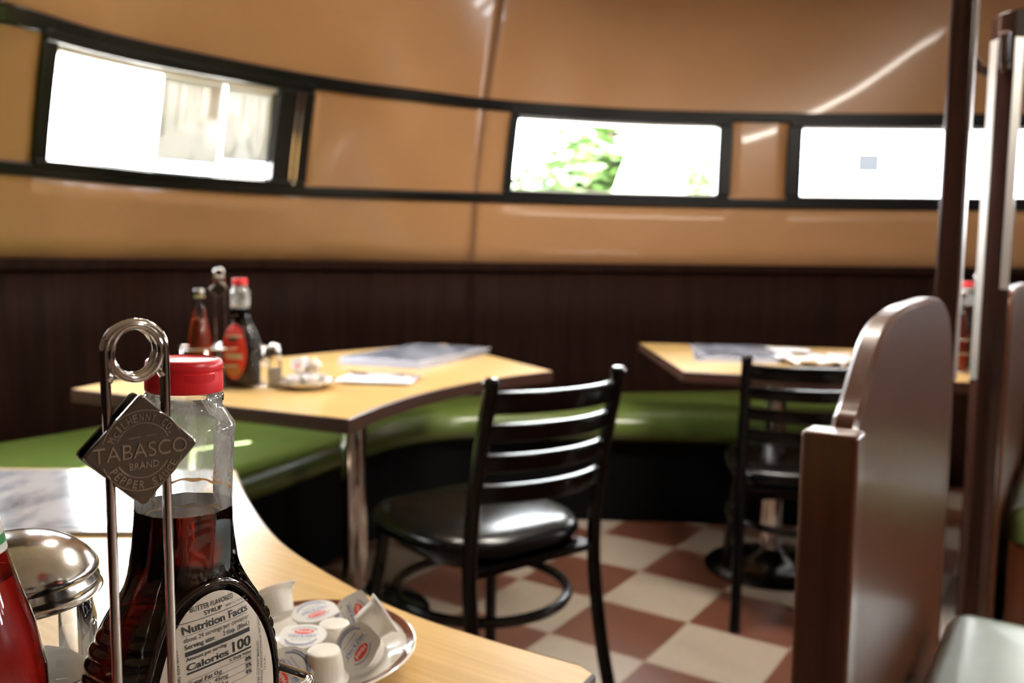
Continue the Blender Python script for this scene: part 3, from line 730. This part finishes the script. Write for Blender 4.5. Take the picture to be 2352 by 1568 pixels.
def back_label(t):
    mb = MB(); ellipse_patch(mb, LZ, LHW, LHH, .0012); lab = mb.build('nutrition_label', M['paper'], t, smooth=180, fix=False)
    ink = MB(); mm = .001; TOP = LHH * 1000 - 10.4; off = .0016
    def tx(s, x, y, w, h, bold=0., **k):
        vs, fs = fit_text(s, x * mm, (TOP - y) * mm, w * mm, h * mm, bold, **k)
        wrap(ink, [Vector((v.x, v.y, 0)) for v in vs], fs, LZ, off)
    def rc(x0, x1, y0, y1): rect_patch(ink, LZ, x0 * mm, x1 * mm, (TOP - y1) * mm, (TOP - y0) * mm, off)
    X0, X1 = -21.5, 21.5
    tx('BUTTER FLAVORED', -13.5, -4.1, 25, 2.6, .008); tx('SYRUP', -6.5, -.9, 10.5, 2.2, .008); tx('ARTIFICIALLY FLAVORED', 6.2, -1.1, 14, 1.2, 0)
    rc(X0, X1, 0, .35); rc(X0, X0 + .35, 0, 110); rc(X1 - .35, X1, 0, 110)
    a, b = -19, 19.2; w = b - a
    tx('Nutrition Facts', a, 5.0, w + .6, 3.7, .018); rc(a, b, 5.8, 6.0)
    tx('about 24 servings per container', a, 8.9, w + .6, 2.3, 0)
    tx('Serving size', a, 12.2, 16.5, 2.3, .012); tx('2 tbsp. (30mL)', a + 21.5, 12.2, 17, 2.3, .012)
    rc(a, b, 13.3, 15.5); tx('Amount per serving', a, 17.8, 23, 1.9, .012)
    tx('Calories', a, 22.5, 24, 3.4, .018); tx('100', b - 11.6, 22.3, 11.6, 5.2, .02); rc(a, b, 23.3, 24.3)
    tx('% Daily Value', b - 14.2, 26.6, 14.2, 1.7, .012); rc(a, b, 27.3, 27.5)
    rows = [('Total Fat', '0g', '0%'), ('Sodium', '45mg', '2%'), ('Total Carb.', '24g', '9%')]
    for i, (n1, n2, n3) in enumerate(rows):
        y = 30.2 + 3.45 * i
        tx(n1, a, y, 14 if i == 0 else 12.5, 2.2, .012); tx(n2, a + 15, y, 4.5 if i == 0 else 8, 2.2, 0); tx(n3, b - 4, y, 4, 2.2, .03)
        rc(a, b, y + .6, y + .8)
    def vt(s, x, ytop, L, h, up=True, bold=.01):
        vs, fs = fit_text(s, 0, 0, L * mm, h * mm, bold)
        vs = [Vector((x * mm - v.y, (TOP - ytop - L) * mm + v.x, 0)) for v in vs]
        wrap(ink, vs, fs, LZ, off)
    vt('DISTRIBUTED BY OLD EAST MAIN CO.', 24.6, 22, 35, 1.35); vt('100 MISSION RIDGE, GOODLETTSVILLE, TN 37072', 27.0, 10.5, 47, 1.35); vt('U.S.A.', 29.4, 33, 7, 1.35)
    vt('MENT (888) 509-9050', -22.6, 11, 28, 1.3)
    ink.build('lettering', M['ink'], lab, smooth=0, fix=False)
def front_label(t):
    mb = MB(); ellipse_patch(mb, LZ, LHW, LHH, .0012, -1); lab = mb.build('brand_label', M['red_ink'], t, smooth=180, fix=False)
    mb = MB(); rect_patch(mb, LZ, -.027, .027, -.018, .043, .0018, -1); mb.build('white_panel', M['paper'], lab, fix=False)
    mb = MB(); rect_patch(mb, LZ, -.012, .012, .027, .036, .0022, -1); mb.build('dark_mark', M['ink'], lab, fix=False)
    mb = MB()
    for y in (.012, .004, -.004): rect_patch(mb, LZ, -.020, .020, y, y + .005, .0022, -1)
    mb.build('printed_lines', M['red_ink'], lab, fix=False)
    mb = MB(); ellipse_patch(mb, LZ - .047, .024, .018, .0018, -1); mb.build('orange_picture', M['orange'], lab, fix=False)
sb = make_bottle('large syrup bottle in sharp focus with red cap and nutrition label', True)
sb.location = (-.1735, .428, .7575); sb.rotation_euler = (Matrix.Rotation(radians(1.5), 3, 'Y') @ Matrix.Rotation(radians(56), 3, 'Z')).to_euler()
back_label(sb)

# ------------------------------------------------------------------ wire condiment caddy
def make_caddy(label):
    """origin on the table under the handle; local x runs along the sign"""
    t = thing('condiment_caddy', label, 'caddy', group='wire condiment caddies')
    r = .0021; rw = .0127
    hw = MB()
    arch = [(-rw * .93, 0, .004)] + [(-rw * (.95 + .0 * z), 0, z) for z in (.08, .16, .24)] + [(-rw, 0, .290)] + [(rw * cos(w), 0, .2962 + .0116 * sin(w)) for w in [pi - pi * i / 16 for i in range(17)]] + [(rw, 0, .290)] + [(rw * .95, 0, z) for z in (.24, .16, .08)] + [(rw * .93, 0, .004)]
    hw.tube(arch, r, 12); hw.build('handle', M['chrome'], t, smooth=180)
    rg = MB()
    pts = [((rw - .0026) * cos(w), .0038 + .0006 * sin(w), .2958 + .0113 * sin(w)) for w in [2 * pi * i / 40 for i in range(40)]]
    rg.tube(pts, r * .95, 10, closed=True)
    pts = [((rw - .0022) * cos(w), -.0006, .2955 + .0115 * sin(w)) for w in [2 * pi * i / 40 for i in range(40)]]
    rg.tube(pts, r * .9, 10, closed=True)
    rg.tube([(-.0124, 0, .2838), (-.0098, .001, .2880)], [.0026, .0020], 8); rg.tube([(.0124, 0, .2845), (.0098, .001, .2880)], [.0022, .0016], 8)
    rg.build('finger_ring', M['chrome'], t, smooth=180)
    D = .0243; zc = .2535
    for side, off in ((-1, -.0042), (1, .0042)):
        mb = MB(); th = .0011
        rr = []
        def dia(k, y):
            out = []
            for i in range(4):
                w = pi / 2 * i
                c = Vector((cos(w), sin(w))) * (D * k - .0022); n1 = Vector((cos(w - pi / 4), sin(w - pi / 4))); n2 = Vector((cos(w + pi / 4), sin(w + pi / 4)))
                for nn in (n1, (n1 + n2).normalized(), n2):
                    p = c + nn * .0018; out.append((p.x, y, zc + p.y))
            return out
        mb.rings([dia(.985, off + side * -th), dia(1, off + side * -th * .2), dia(1, off + side * th * .3), dia(.965, off + side * th)])
        pl = mb.build('sign_plate', M['sign_metal'], t, smooth=30)
        if side == -1:
            em = MB(); y0 = off - th
            def put(vs, fs): em.add([Vector((v.x, y0 + .0004 - v.z, zc + v.y)) for v in vs], fs)
            def circle(rad, a0, a1, n=40, w=.00028):
                pts = [(rad * cos(radians(a0 + (a1 - a0) * i / n)), y0, zc + rad * sin(radians(a0 + (a1 - a0) * i / n))) for i in range(n + 1)]
                em.tube(pts, w, 6)
            circle(.0173, 22, 163); circle(.0173, 197, 345); circle(.0118, 24, 156); circle(.0118, 208, 332)
            def ring_text(s, rad, a0, a1, h, inward=False, wid=.7):
                n = len(s)
                for i, c in enumerate(s):
                    if c == ' ': continue
                    w = radians(a0 + (a1 - a0) * (i + .5) / n)
                    step = abs(radians(a1 - a0)) / n * rad * wid
                    cw = step * (.45 if c in 'I.' else 1)
                    vs, fs = fit_text(c, -cw / 2, -h / 2, cw, h, 0.0, extrude=.0, bevel=0, res=2)
                    rot = w - pi / 2 if not inward else w + pi / 2
                    o2 = []
                    for v in vs: o2.append(Vector((rad * cos(w) + v.x * cos(rot) - v.y * sin(rot), rad * sin(w) + v.x * sin(rot) + v.y * cos(rot), 0)))
                    raised(o2, fs)
            def raised(vs, fs, hgt=.00055):
                # lift the letters off the plate with side walls
                n = len(vs); from_edges = {}
                for f in fs:
                    for i in range(len(f)):
                        a, b = f[i], f[(i + 1) % len(f)]
                        from_edges[(a, b)] = from_edges.get((a, b), 0) + 1
                top = [Vector((v.x, y0 - hgt, zc + v.y)) for v in vs]; bot = [Vector((v.x, y0 + .0002, zc + v.y)) for v in vs]
                fs2 = [tuple(f) for f in fs]
                for (a, b) in from_edges:
                    if (b, a) not in from_edges: fs2.append((a, n + a, n + b, b))
                em.add(top + bot, fs2)
            ring_text('McILHENNY CO.', .01455, 160, 24, .0036)
            ring_text('PEPPER SAUCE', .01455, 205, 336, .0036, True)
            vs, fs = fit_text('TABASCO', -.0208, -.0030, .0398, .0068, -.012, res=4); raised(vs, fs)
            vs, fs = fit_text('BRAND', -.0062, -.0078, .0124, .0030, 0, res=3); raised(vs, fs)
            circle(.0011, 0, 360, 16, .00018) if False else None
            c0 = [(.0212 + .0011 * cos(2 * pi * i / 16), y0, zc + .0022 + .0011 * sin(2 * pi * i / 16)) for i in range(16)]
            em.tube(c0, .0002, 6, closed=True)
            vs, fs = fit_text('R', .0208, .0016, .0009, .0012, 0); raised(vs, fs, .0003)
            em.tube([(-.0062, y0, zc + .0056), (-.0012, y0, zc + .0060)], .00022, 6); em.tube([(.0012, y0, zc + .0060), (.0060, y0, zc + .0062)], .00022, 6)
            em.build('lettering', M['letter_metal'], pl, smooth=30)
    # wire tray: hoops in front of and behind the handle
    rk = MB(); w = .0023
    dx, dy = .0515, .080                                              # tray corner, seen from the handle
    th = radians(150 - 46); U = Vector((cos(th), sin(th), 0)); V = Vector((cos(th + pi / 2), sin(th + pi / 2), 0))
    c0 = Vector((dx * cos(radians(-46)) - dy * sin(radians(-46)), dx * sin(radians(-46)) + dy * cos(radians(-46)), 0))
    U0, U1, V0, V1 = .0, .104, -.007, .196
    def tp(u, v, z): return c0 + U * u + V * v + Vector((0, 0, z))
    def hoop(z, u0, u1, v0, v1, rr=.007):
        pts = []
        for cu, cv, a in ((u1 - rr, v1 - rr, 0), (u0 + rr, v1 - rr, pi / 2), (u0 + rr, v0 + rr, pi), (u1 - rr, v0 + rr, 1.5 * pi)):
            for j in range(5): pts.append(tp(cu + rr * cos(a + pi / 2 * j / 4), cv + rr * sin(a + pi / 2 * j / 4), z))
        rk.tube(pts, w, 8, closed=True)
    for z in (.062, .106): hoop(z, U0, U1, V0, V1)
    hoop(.004, U0, U1, V0, V1)
    for u, v in ((U0, V0 + .05), (U0, V1 - .05), (U1, V0 + .05), (U1, V1 - .05), (U0 + .05, V1), (U0 + .05, V0)):
        rk.tube([tp(u, v, .004), tp(u, v, .106)], w, 8)
    for u in (.012, .032, .052, .072, .09): rk.tube([tp(u, V0 + .004, .0035), tp(u, V1 - .004, .0035)], w * .8, 6)
    rk.build('wire_tray', M['chrome'], t, smooth=180)
    return t
cad = make_caddy('wire condiment caddy in sharp focus with ring handle and diamond metal sign')
cad.location = (-.1612, .361, .75); cad.rotation_euler = (0, 0, radians(46))

# ------------------------------------------------------------------ other things in the caddy
def make_ketchup(label, mat=None, cap='white_plastic', pr=None):
    t = thing('ketchup_bottle', label, 'bottle', group='ketchup bottles')
    pr = pr or [(.024, 0), (.029, .003), (.0305, .010), (.031, .05), (.0308, .105), (.029, .125), (.025, .148), (.0205, .168), (.0165, .19), (.0145, .21), (.0135, .228), (.0135, .236)]
    mb = MB(); mb.lathe(pr, n=40, caps=(True, False)); mb.build('glass', M['glass'], t, smooth=60)
    pi_ = [(r - .0012, z + (.002 if z == 0 else 0)) for r, z in pr if z < .19]
    mb = MB(); mb.lathe(pi_ + [(pi_[-1][0] * .97, pi_[-1][1] + .006)], n=40); mb.build('ketchup', mat or M['ketchup'], t, smooth=60)
    mb = MB(); mb.lathe([(.0136, .229), (.0142, .230), (.0144, .246), (.0130, .250), (0, .2505)], n=32); mb.build('cap', M[cap], t, smooth=40)
    return t
kb = make_ketchup('large red ketchup bottle cropped by the bottom left corner of the photo', None, 'white_plastic', [(.024, 0), (.029, .003), (.0315, .01), (.0325, .05), (.0325, .130), (.0318, .145), (.0275, .168), (.0225, .184), (.0185, .199), (.0168, .207), (.0152, .218), (.0142, .228), (.0132, .236)])
kb.location = (-.2385, .357, .756)
mb = MB(); mb.lathe([(.0182, .2015), (.0170, .208), (.0155, .218), (.0146, .227)], n=32, caps=(False, False)); nl = mb.build('neck_label', M['lid_foil'], kb, smooth=60)
mb = MB(); mb.lathe([(.0178, .2050), (.01706, .2090)], n=32, caps=(False, False)); mb.build('green_stripe', M['green_ink'], nl)
def flute(w, z): return -.035 * (abs(sin(w * 8)) ** .6) if .012 < z < .128 else 0
def make_sugar(label):
    t = thing('sugar_shaker', label, 'sugar shaker')
    mb = MB(); mb.lathe([(.036, 0), (.040, .003), (.0415, .010), (.0415, .013), (.0412, .05), (.0405, .09), (.0400, .126), (.0402, .130), (.0385, .138), (.0375, .150)], n=128, caps=(True, False), flute=flute); mb.build('glass_jar', M['jar_glass'], t, smooth=60)
    mb = MB(); mb.lathe([(.034, .004), (.0375, .010), (.0380, .098), (.030, .105), (.012, .108), (0, .108)], n=128, flute=flute); mb.build('sugar', M['sugar'], t, smooth=60)
    L = [(.0400, .1470), (.0432, .1475), (.0442, .1488), (.0436, .1502), (.0418, .1512), (.0415, .1535), (.0425, .1548), (.0418, .1566), (.0412, .1585), (.0424, .1602), (.0421, .1625), (.0405, .1650), (.037, .1695), (.031, .1745), (.023, .1787), (.014, .1812), (.006, .182), (0, .182)]
    mb = MB(); mb.lathe(L, n=64, caps=(False, False)); lid = mb.build('lid', M['steel'], t, smooth=50)
    mb = MB(); mb.box((-.02, 0, .1815), (.018, .016, .003)); mb.build('pour_flap', M['steel'], lid, bevel=.001)
    return t
sg = make_sugar('glass sugar shaker with domed steel lid at the lower left of the photo')
sg.location = (-.2740, .4555, .7505)
def make_shaker(label, fill='sugar'):
    t = thing('salt_shaker', label, 'shaker', group='small glass shakers')
    mb = MB(); mb.lathe([(.017, 0), (.019, .003), (.0185, .03), (.0165, .06), (.0155, .075)], n=24, caps=(True, False)); mb.build('glass_jar', M['jar_glass'], t, smooth=60)
    mb = MB(); mb.lathe([(.0155, .003), (.0165, .006), (.0155, .045), (0, .046)], n=24); mb.build('contents', M[fill], t, smooth=60)
    mb = MB(); mb.lathe([(.0165, .068), (.0175, .070), (.0172, .085), (.0165, .097), (.013, .106), (.007, .111), (0, .112)], n=32); mb.build('lid', M['chrome'], t, smooth=60)
    return t
ss = make_shaker('small shaker with rounded chrome lid just behind the sharp syrup bottle')
ss.location = (-.2285, .505, .7535)

# ------------------------------------------------------------------ saucer with creamer cups
def make_saucer(label, loc, r=.078):
    t = thing('saucer', label, 'saucer', loc, group='saucers of creamers')
    k = r / .078
    mb = MB(); mb.lathe([(.035 * k, .0), (.037 * k, .0), (.0375 * k, .003), (.055 * k, .0075), (.068 * k, .0130), (.0765 * k, .0182), (.0780 * k, .0196), (.0772 * k, .0206), (.0755 * k, .0202), (.066 * k, .0158), (.054 * k, .0105), (.044 * k, .0065), (.03 * k, .0050), (0, .0048)], n=72); mb.build('dish', M['china'], t, smooth=60)
    mb = MB(); mb.lathe([(.0764 * k, .0210), (.0755 * k, .0207), (.0712 * k, .0187)], n=72, caps=(False, False)); mb.build('brown_line', M['china_brown'], t, smooth=60)
    mb = MB(); mb.lathe([(.0745 * k, .0166), (.0768 * k, .0182), (.0778 * k, .0190)], n=72, caps=(False, False))
    return t
make_saucer('white saucer with brown rim line under the creamers on the nearest table', (-.169, .672, .75), .092)
def make_creamer(label):
    """upright cup, origin at base"""
    t = thing('creamer_cup', label, 'creamer', group='creamer cups on the nearest saucer')
    def fl2(w, z): return .012 * sin(w * 24) if .003 < z < .019 else 0
    mb = MB(); mb.lathe([(.0105, 0), (.0122, .0006), (.0128, .002), (.0142, .010), (.0156, .0195), (.0160, .0205), (.0184, .0222), (.0186, .0236), (.0170, .0238)], n=96, flute=fl2); mb.build('cup', M['white_plastic'], t, smooth=50)
    # lid with a pull tab
    mb = MB(); pts = []
    for i in range(56):
        w = 2 * pi * i / 56; r = .0189 + .0035 * max(0, cos(w - 2.4)) ** 24
        pts.append((r * cos(w), r * sin(w)))
    mb.prism(pts, .0237, .0243); lid = mb.build('lid', M['lid_foil'], t, smooth=30)
    z = .02445
    mb = MB(); mb.add([(.0078 * cos(2 * pi * i / 32), .0066 + .0042 * sin(2 * pi * i / 32), z) for i in range(32)], [tuple(range(32))]); mb.build('emblem', M['red_ink'], lid, smooth=0)
    def prt(mb, s, x, y, w, h, bold=0, zz=.0247):
        vs, fs = fit_text(s, x, y, w, h, bold, res=2); mb.add([Vector((v.x, v.y, zz)) for v in vs], fs)
    mb = MB(); prt(mb, 'Hood', -.0056, .0050, .0112, .0036, .02); mb.build('emblem_lettering', M['white_ink'], lid, smooth=0, fix=False)
    mb = MB(); prt(mb, 'HALF & HALF', -.0108, -.0022, .0216, .0030, .02); prt(mb, 'ULTRA-PASTEURIZED', -.0075, -.0046, .015, .0012); prt(mb, 'KEEP REFRIGERATED', -.0078, -.0078, .0156, .0013)
    mb.add([(-.013, .0015, .0247), (.013, .0015, .0247), (.013, .0018, .0247), (-.013, .0018, .0247)], [(0, 1, 2, 3)])
    def arcl(r, a0, a1, wdt=.0005, n=20):
        vs = []; 
        for i in range(n + 1):
            w = radians(a0 + (a1 - a0) * i / n); vs += [((r) * cos(w), r * sin(w), .0247), ((r + wdt) * cos(w), (r + wdt) * sin(w), .0247)]
        mb.add(vs, [(2 * i, 2 * i + 1, 2 * i + 3, 2 * i + 2) for i in range(n)])
    arcl(.0128, 40, 140, .0007); arcl(.0135, 205, 335, .0009); arcl(.0155, 225, 315, .0007)
    mb.build('blue_print', M['blue_ink'], lid, smooth=0, fix=False)
    return t
def orient(o, lid_c, nrm, spin):
    """places a creamer with its lid centre at lid_c facing nrm"""
    z = Vector(nrm).normalized(); ref = Vector((0, 0, 1)) if abs(z.z) < .93 else Vector((0, 1, 0))
    x = ref.cross(z).normalized(); y = z.cross(x)
    Mx = Matrix((x, y, z)).transposed() @ Matrix.Rotation(radians(spin), 3, 'Z')
    o.rotation_euler = Mx.to_euler(); o.location = Vector(lid_c) - z * .024
cr0 = make_creamer('creamer at back of nearest saucer, lid up, behind the lid-up one in the middle')
crs = [
    ((-.1666, .700, .7860), (-.06, -.10, 1), 215, None),
    ((-.1642, .650, .7870), (.0, -.06, 1), 2, 'creamer lid up in middle of nearest saucer, red oval at top of lid'),
    ((-.2075, .718, .7950), (-.42, .50, .75), 0, 'tilted creamer beside the syrup bottle at back left of nearest saucer'),
    ((-.1450, .677, .7620), (.0, .0, -1), 0, 'upside-down creamer just right of the lid-up creamer in middle of nearest saucer'),
    ((-.1410, .622, .7655), (.0, .03, -1), 0, 'upside-down creamer at front centre of nearest saucer, white base facing up'),
    ((-.1640, .606, .7800), (.12, -.66, .74), 127, 'creamer at front left of nearest saucer beside wire tray, lid facing the camera'),
    ((-.1200, .640, .7830), (-.36, -.78, .50), 246, 'creamer lying on its side at front right of nearest saucer, lid facing the camera'),
    ((-.1040, .690, .7900), (.78, .30, .52), 60, 'tipped white creamer at right of nearest saucer, lid facing away to the right'),
    ((-.1370, .718, .7750), (-.25, -.75, .60), -50, 'creamer behind the tipped one at right of nearest saucer, lid facing the camera'),
]
for i, (c, nrm, sp, lb) in enumerate(crs):
    o = cr0 if i == 0 else copy_tree(cr0)
    if lb: o['label'] = lb
    orient(o, c, nrm, sp)

# ------------------------------------------------------------------ menus, napkins
def make_menu(label, c, size, rz, z, mats=('menu', 'menu_white'), group=None, th=.004):
    t = thing('menu', label, 'menu', (c[0], c[1], z), rz, group)
    w, h = size
    mb = MB(); mb.box((0, 0, th / 2), (w, h, th)); mb.build('laminated_sheet', M[mats[1]], t, bevel=.0008, smooth=0)
    mb = MB(); mb.box((-.0, 0, th + .0002), (w * .93, h * .90, .0006)); mb.build('printed_panel', M[mats[0]], t, smooth=0)
    return t
nm = make_menu('laminated menu lying on the nearest table at the left edge of the photo', (-.60, 1.118), (.34, .245), radians(2), .7585); nm.rotation_euler.x = radians(3.6)
for i in range(4):
    make_menu(['bottom menu of the stack on the middle table', 'second menu from the bottom of the stack on the middle table', 'third menu from the bottom of the stack on the middle table', 'top menu of the stack on the middle table, dark printed cover'][i], (-.325 + .006 * (i % 2), 2.86 + .012 * i), (.30, .50), radians(-24 + (3, 0, 2, -1)[i]), .7503 + .0056 * i, group='menus on the middle table', th=.0048)
for i in range(3):
    make_menu(['bottom menu of the stack on the right table', 'middle menu of the stack on the right table', 'top menu of the stack on the right table'][i], (.80 + .01 * i, 3.07 + .01 * i), (.28, .46), radians(-10 + 3 * i), .7503 + .0056 * i, group='menus on the right table', th=.0048)
def napkin(label, c, rz, z=.7503, w=.21, h=.17, amp=.004):
    mb = MB(); rows = []; rn = random.Random(int(c[0] * 1000))
    for i in range(9):
        rows.append([Vector((-w / 2 + w * j / 8, -h / 2 + h * i / 8, .004 + amp * rn.random())) for j in range(9)])
    mb.grid(rows); o = mb.build('napkin', M['napkin'], None, smooth=180, fix=False, solid=.003); o.location = (c[0], c[1], z); o.rotation_euler = (0, 0, rz)
    tag(o, label, 'napkin'); return o
napkin('white paper napkin under cutlery on the middle table', (-.365, 2.33), radians(-5))
napkin('crumpled white paper napkin on the right table, behind the chair back', (1.03, 2.80), radians(20), w=.24, h=.2, amp=.03)
napkin('white paper napkin at far side of the right table beside menus', (1.03, 3.22), radians(-15), w=.2, h=.16)
def knife(label, c, rz, z):
    t = thing('table_knife', label, 'knife', (c[0], c[1], z), rz)
    mb = MB(); mb.rings([[(x, -w, -h), (x, w, -h), (x, w, h), (x, -w, h)] for x, w, h in ((-.10, .004, .002), (-.095, .006, .003), (-.02, .005, .0028), (.0, .0035, .002))]); mb.build('handle', M['chrome'], t, bevel=.001)
    mb = MB(); mb.rings([[(x, -.006, -.0006), (x, w, -.0004), (x, w, .0004), (x, -.006, .0006)] for x, w in ((.0, .003), (.03, .007), (.08, .007), (.10, .001), (.108, -.004))]); mb.build('blade', M['chrome'], t)
    return t
def fork(label, c, rz, z):
    t = thing('table_fork', label, 'fork', (c[0], c[1], z), rz)
    mb = MB(); mb.rings([[(x, -w, -.0012 + dz), (x, w, -.0012 + dz), (x, w, .0012 + dz), (x, -w, .0012 + dz)] for x, w, dz in ((-.10, .008, 0), (-.09, .009, .0), (-.02, .003, .004), (.03, .003, .003), (.045, .011, .0), (.055, .012, .0))]); mb.build('handle', M['chrome'], t)
    for k in range(4):
        mb = MB(); y = -.009 + .006 * k; mb.tube([(.054, y, 0), (.075, y, -.001), (.098, y, .004)], [.0018, .0018, .0008], 6); mb.build('tine', M['chrome'], t)
    return t
knife('shiny table knife on the napkin on the middle table', (-.345, 2.345), radians(172), .763)
fork('table fork beside the knife on the middle table napkin', (-.37, 2.385), radians(168), .7625)
knife('shiny table knife on the crumpled napkin on the right table', (1.03, 2.80), radians(150), .79)

# ------------------------------------------------------------------ sets on the far tables
kit_pos = Vector((-.715, 2.215, .75)); kr = radians(208)
def place(o, lx, ly, z=0, rz=0, base=kit_pos, r=kr, label=None):
    c, s = cos(r), sin(r); o.location = (base.x + lx * c - ly * s, base.y + lx * s + ly * c, base.z + z); o.rotation_euler = (0, 0, rz)
    if label: o['label'] = label
    return o
bc = make_bottle('blurred syrup bottle with red cap and red oval label, on the middle table', False); front_label(bc)
bc['group'] = 'syrup bottles'
cad2 = copy_tree(cad); cad2['label'] = 'wire condiment caddy on the middle table'
cad2.location = (-.768, 2.226, .75); cad2.rotation_euler = (0, 0, radians(195))
bc.location = (-.700, 2.182, .7555); bc.rotation_euler = (0, 0, radians(160))
k2 = make_ketchup('ketchup bottle in the caddy on the middle table, left of the blurred syrup bottle', M['ketchup_lit'], 'steel'); k2.location = (-.798, 2.162, .7555)
for i, (x, y, lb, fl) in enumerate([(-.757, 2.211, 'shaker with bright chrome lid between ketchup and syrup on the middle table', 'sugar'), (-.620, 2.205, 'clear glass shaker at right end of the caddy on the middle table', 'sugar')]):
    o = copy_tree(ss); o.location = (x, y, .7535); o['label'] = lb
make_saucer('saucer of creamers beside the caddy on the middle table', (-.535, 2.19, .75), .075)
for i in range(10):
    o = copy_tree(cr0); o['group'] = 'creamer cups on the middle table saucer'
    w = i * 2 * pi / 6
    o['label'] = 'blurred creamer cup heaped on the saucer of the middle table'
    if i < 6: orient(o, (-.535 + .042 * cos(w), 2.19 + .042 * sin(w), .7835), (.25 * cos(w), .25 * sin(w), 1), 40 * i)
    elif i == 6: orient(o, (-.535, 2.19, .788), (0, -.2, 1), 10)
    else: orient(o, (-.535 + .022 * cos(w), 2.19 + .022 * sin(w), .812), (.9 * cos(w + 2), .9 * sin(w + 2), .5), 60 * i)
# right table
cad3 = copy_tree(cad); cad3['label'] = 'wire condiment caddy on the right table, glimpsed between the two wooden posts'
cad3.location = (1.469, 2.693, .75); cad3.rotation_euler = (0, 0, radians(42))
b3 = copy_tree(bc); b3['label'] = 'syrup bottle on the right table, glimpsed between the two wooden posts'
b3.location = (1.470, 2.745, .7555); b3.rotation_euler = (0, 0, radians(236))
k3 = copy_tree(k2); k3['label'] = 'ketchup bottle on the right table, glimpsed between the two wooden posts'; k3.location = (1.402, 2.66, .7555)

# ------------------------------------------------------------------ unseen fill lamps, daylight
def lamp(name, label, x, y, w, h, power, rz=yaw, col=(1, .93, .82)):
    t = thing(name, label, 'lamp', (x, y, 2.5), rz)
    mb = MB(); mb.box((0, 0, -.03), (w + .06, h + .06, .05)); mb.build('housing', M['alu'], t)
    m = bpy.data.materials.get('lamp_diffuser')
    if not m:
        m, nt, b = new_mat('lamp_diffuser'); b.inputs['Base Color'].default_value = (.9, .9, .9, 1); b.inputs['Emission Color'].default_value = (*col, 1); b.inputs['Emission Strength'].default_value = 6
    mb = MB(); mb.box((0, 0, -.06), (w, h, .012)); mb.build('diffuser', m, t)
    ld = bpy.data.lights.new(name + '_light', 'AREA'); ld.shape = 'RECTANGLE'; ld.size = w; ld.size_y = h; ld.energy = power; ld.color = col
    lo = bpy.data.objects.new('lamp_light', ld); COL.objects.link(lo); lo.parent = t; lo.location = (0, 0, -.075)
    return t
LAMPS = [(.55, 2.3, .9, .16, 24, 'added fill lamp out of view over the chairs and the booths'), (2.9, -.4, 1.2, .16, 40, 'added fill lamp out of view further down the dining car'), (-.75, 2.55, .7, .16, 25, 'added fill lamp out of view over the rounded end')]
for x, y, w, h, p, lb in LAMPS: lamp('fill_lamp', lb, x, y, w, h, p)  # unseen lamps, added because the windows alone leave the room too dark
def daylight(ta, tb, power, z=1.57, h=.34, off=.12):
    c = P((ta + tb) / 2, z, off); d = P((ta + tb) / 2, z, -.3) - c
    w = (P(tb, z) - P(ta, z)).length
    ld = bpy.data.lights.new('window_daylight', 'AREA'); ld.shape = 'RECTANGLE'; ld.size = w; ld.size_y = h; ld.energy = power; ld.color = (.92, .96, 1.)
    lo = bpy.data.objects.new('window_daylight', ld); COL.objects.link(lo); lo.location = c; lo.rotation_euler = d.to_track_quat('-Z', 'Y').to_euler()
    return lo
wd = bpy.data.worlds.new('sky'); scene.world = wd; wd.use_nodes = True
bg = wd.node_tree.nodes['Background']; bg.inputs['Color'].default_value = (.93, .97, 1, 1); bg.inputs['Strength'].default_value = 24
sun = bpy.data.lights.new('sun', 'SUN'); sun.energy = 60; sun.angle = radians(.6); sun.color = (1, .96, .88)
so = bpy.data.objects.new('sun', sun); COL.objects.link(so)
so.rotation_euler = Vector((.17, -.83, -1.1)).to_track_quat('-Z', 'Y').to_euler()

# ------------------------------------------------------------------ camera
pitch, roll = radians(5.45), radians(.6)
f = Vector((0, cos(pitch), -sin(pitch))); r0 = Vector((1, 0, 0)); u0 = r0.cross(f)
rr_ = r0 * cos(roll) + u0 * sin(roll); uu = -r0 * sin(roll) + u0 * cos(roll)
cam = bpy.data.cameras.new('camera'); co = bpy.data.objects.new('camera', cam); COL.objects.link(co)
m4 = Matrix((rr_, uu, -f)).transposed().to_4x4(); m4.translation = (0, 0, 1.086); co.matrix_world = m4
cam.sensor_width = 36; cam.lens = 1950 / 2352 * 36; cam.clip_start = .02; cam.clip_end = 200
cam.dof.use_dof = True; cam.dof.focus_distance = .44; cam.dof.aperture_fstop = 8.3; cam.dof.aperture_blades = 0
scene.camera = co
vs = scene.view_settings; vs.view_transform = 'Standard'; vs.look = 'None'; vs.gamma = 1; vs.use_curve_mapping = False; vs.exposure = 1.12
scene.cycles.max_bounces = 8; scene.cycles.transparent_max_bounces = 24; scene.cycles.transmission_bounces = 10; scene.cycles.use_denoising = True
scene.cycles.sample_clamp_indirect = 8; scene.cycles.caustics_refractive = False; scene.cycles.caustics_reflective = False
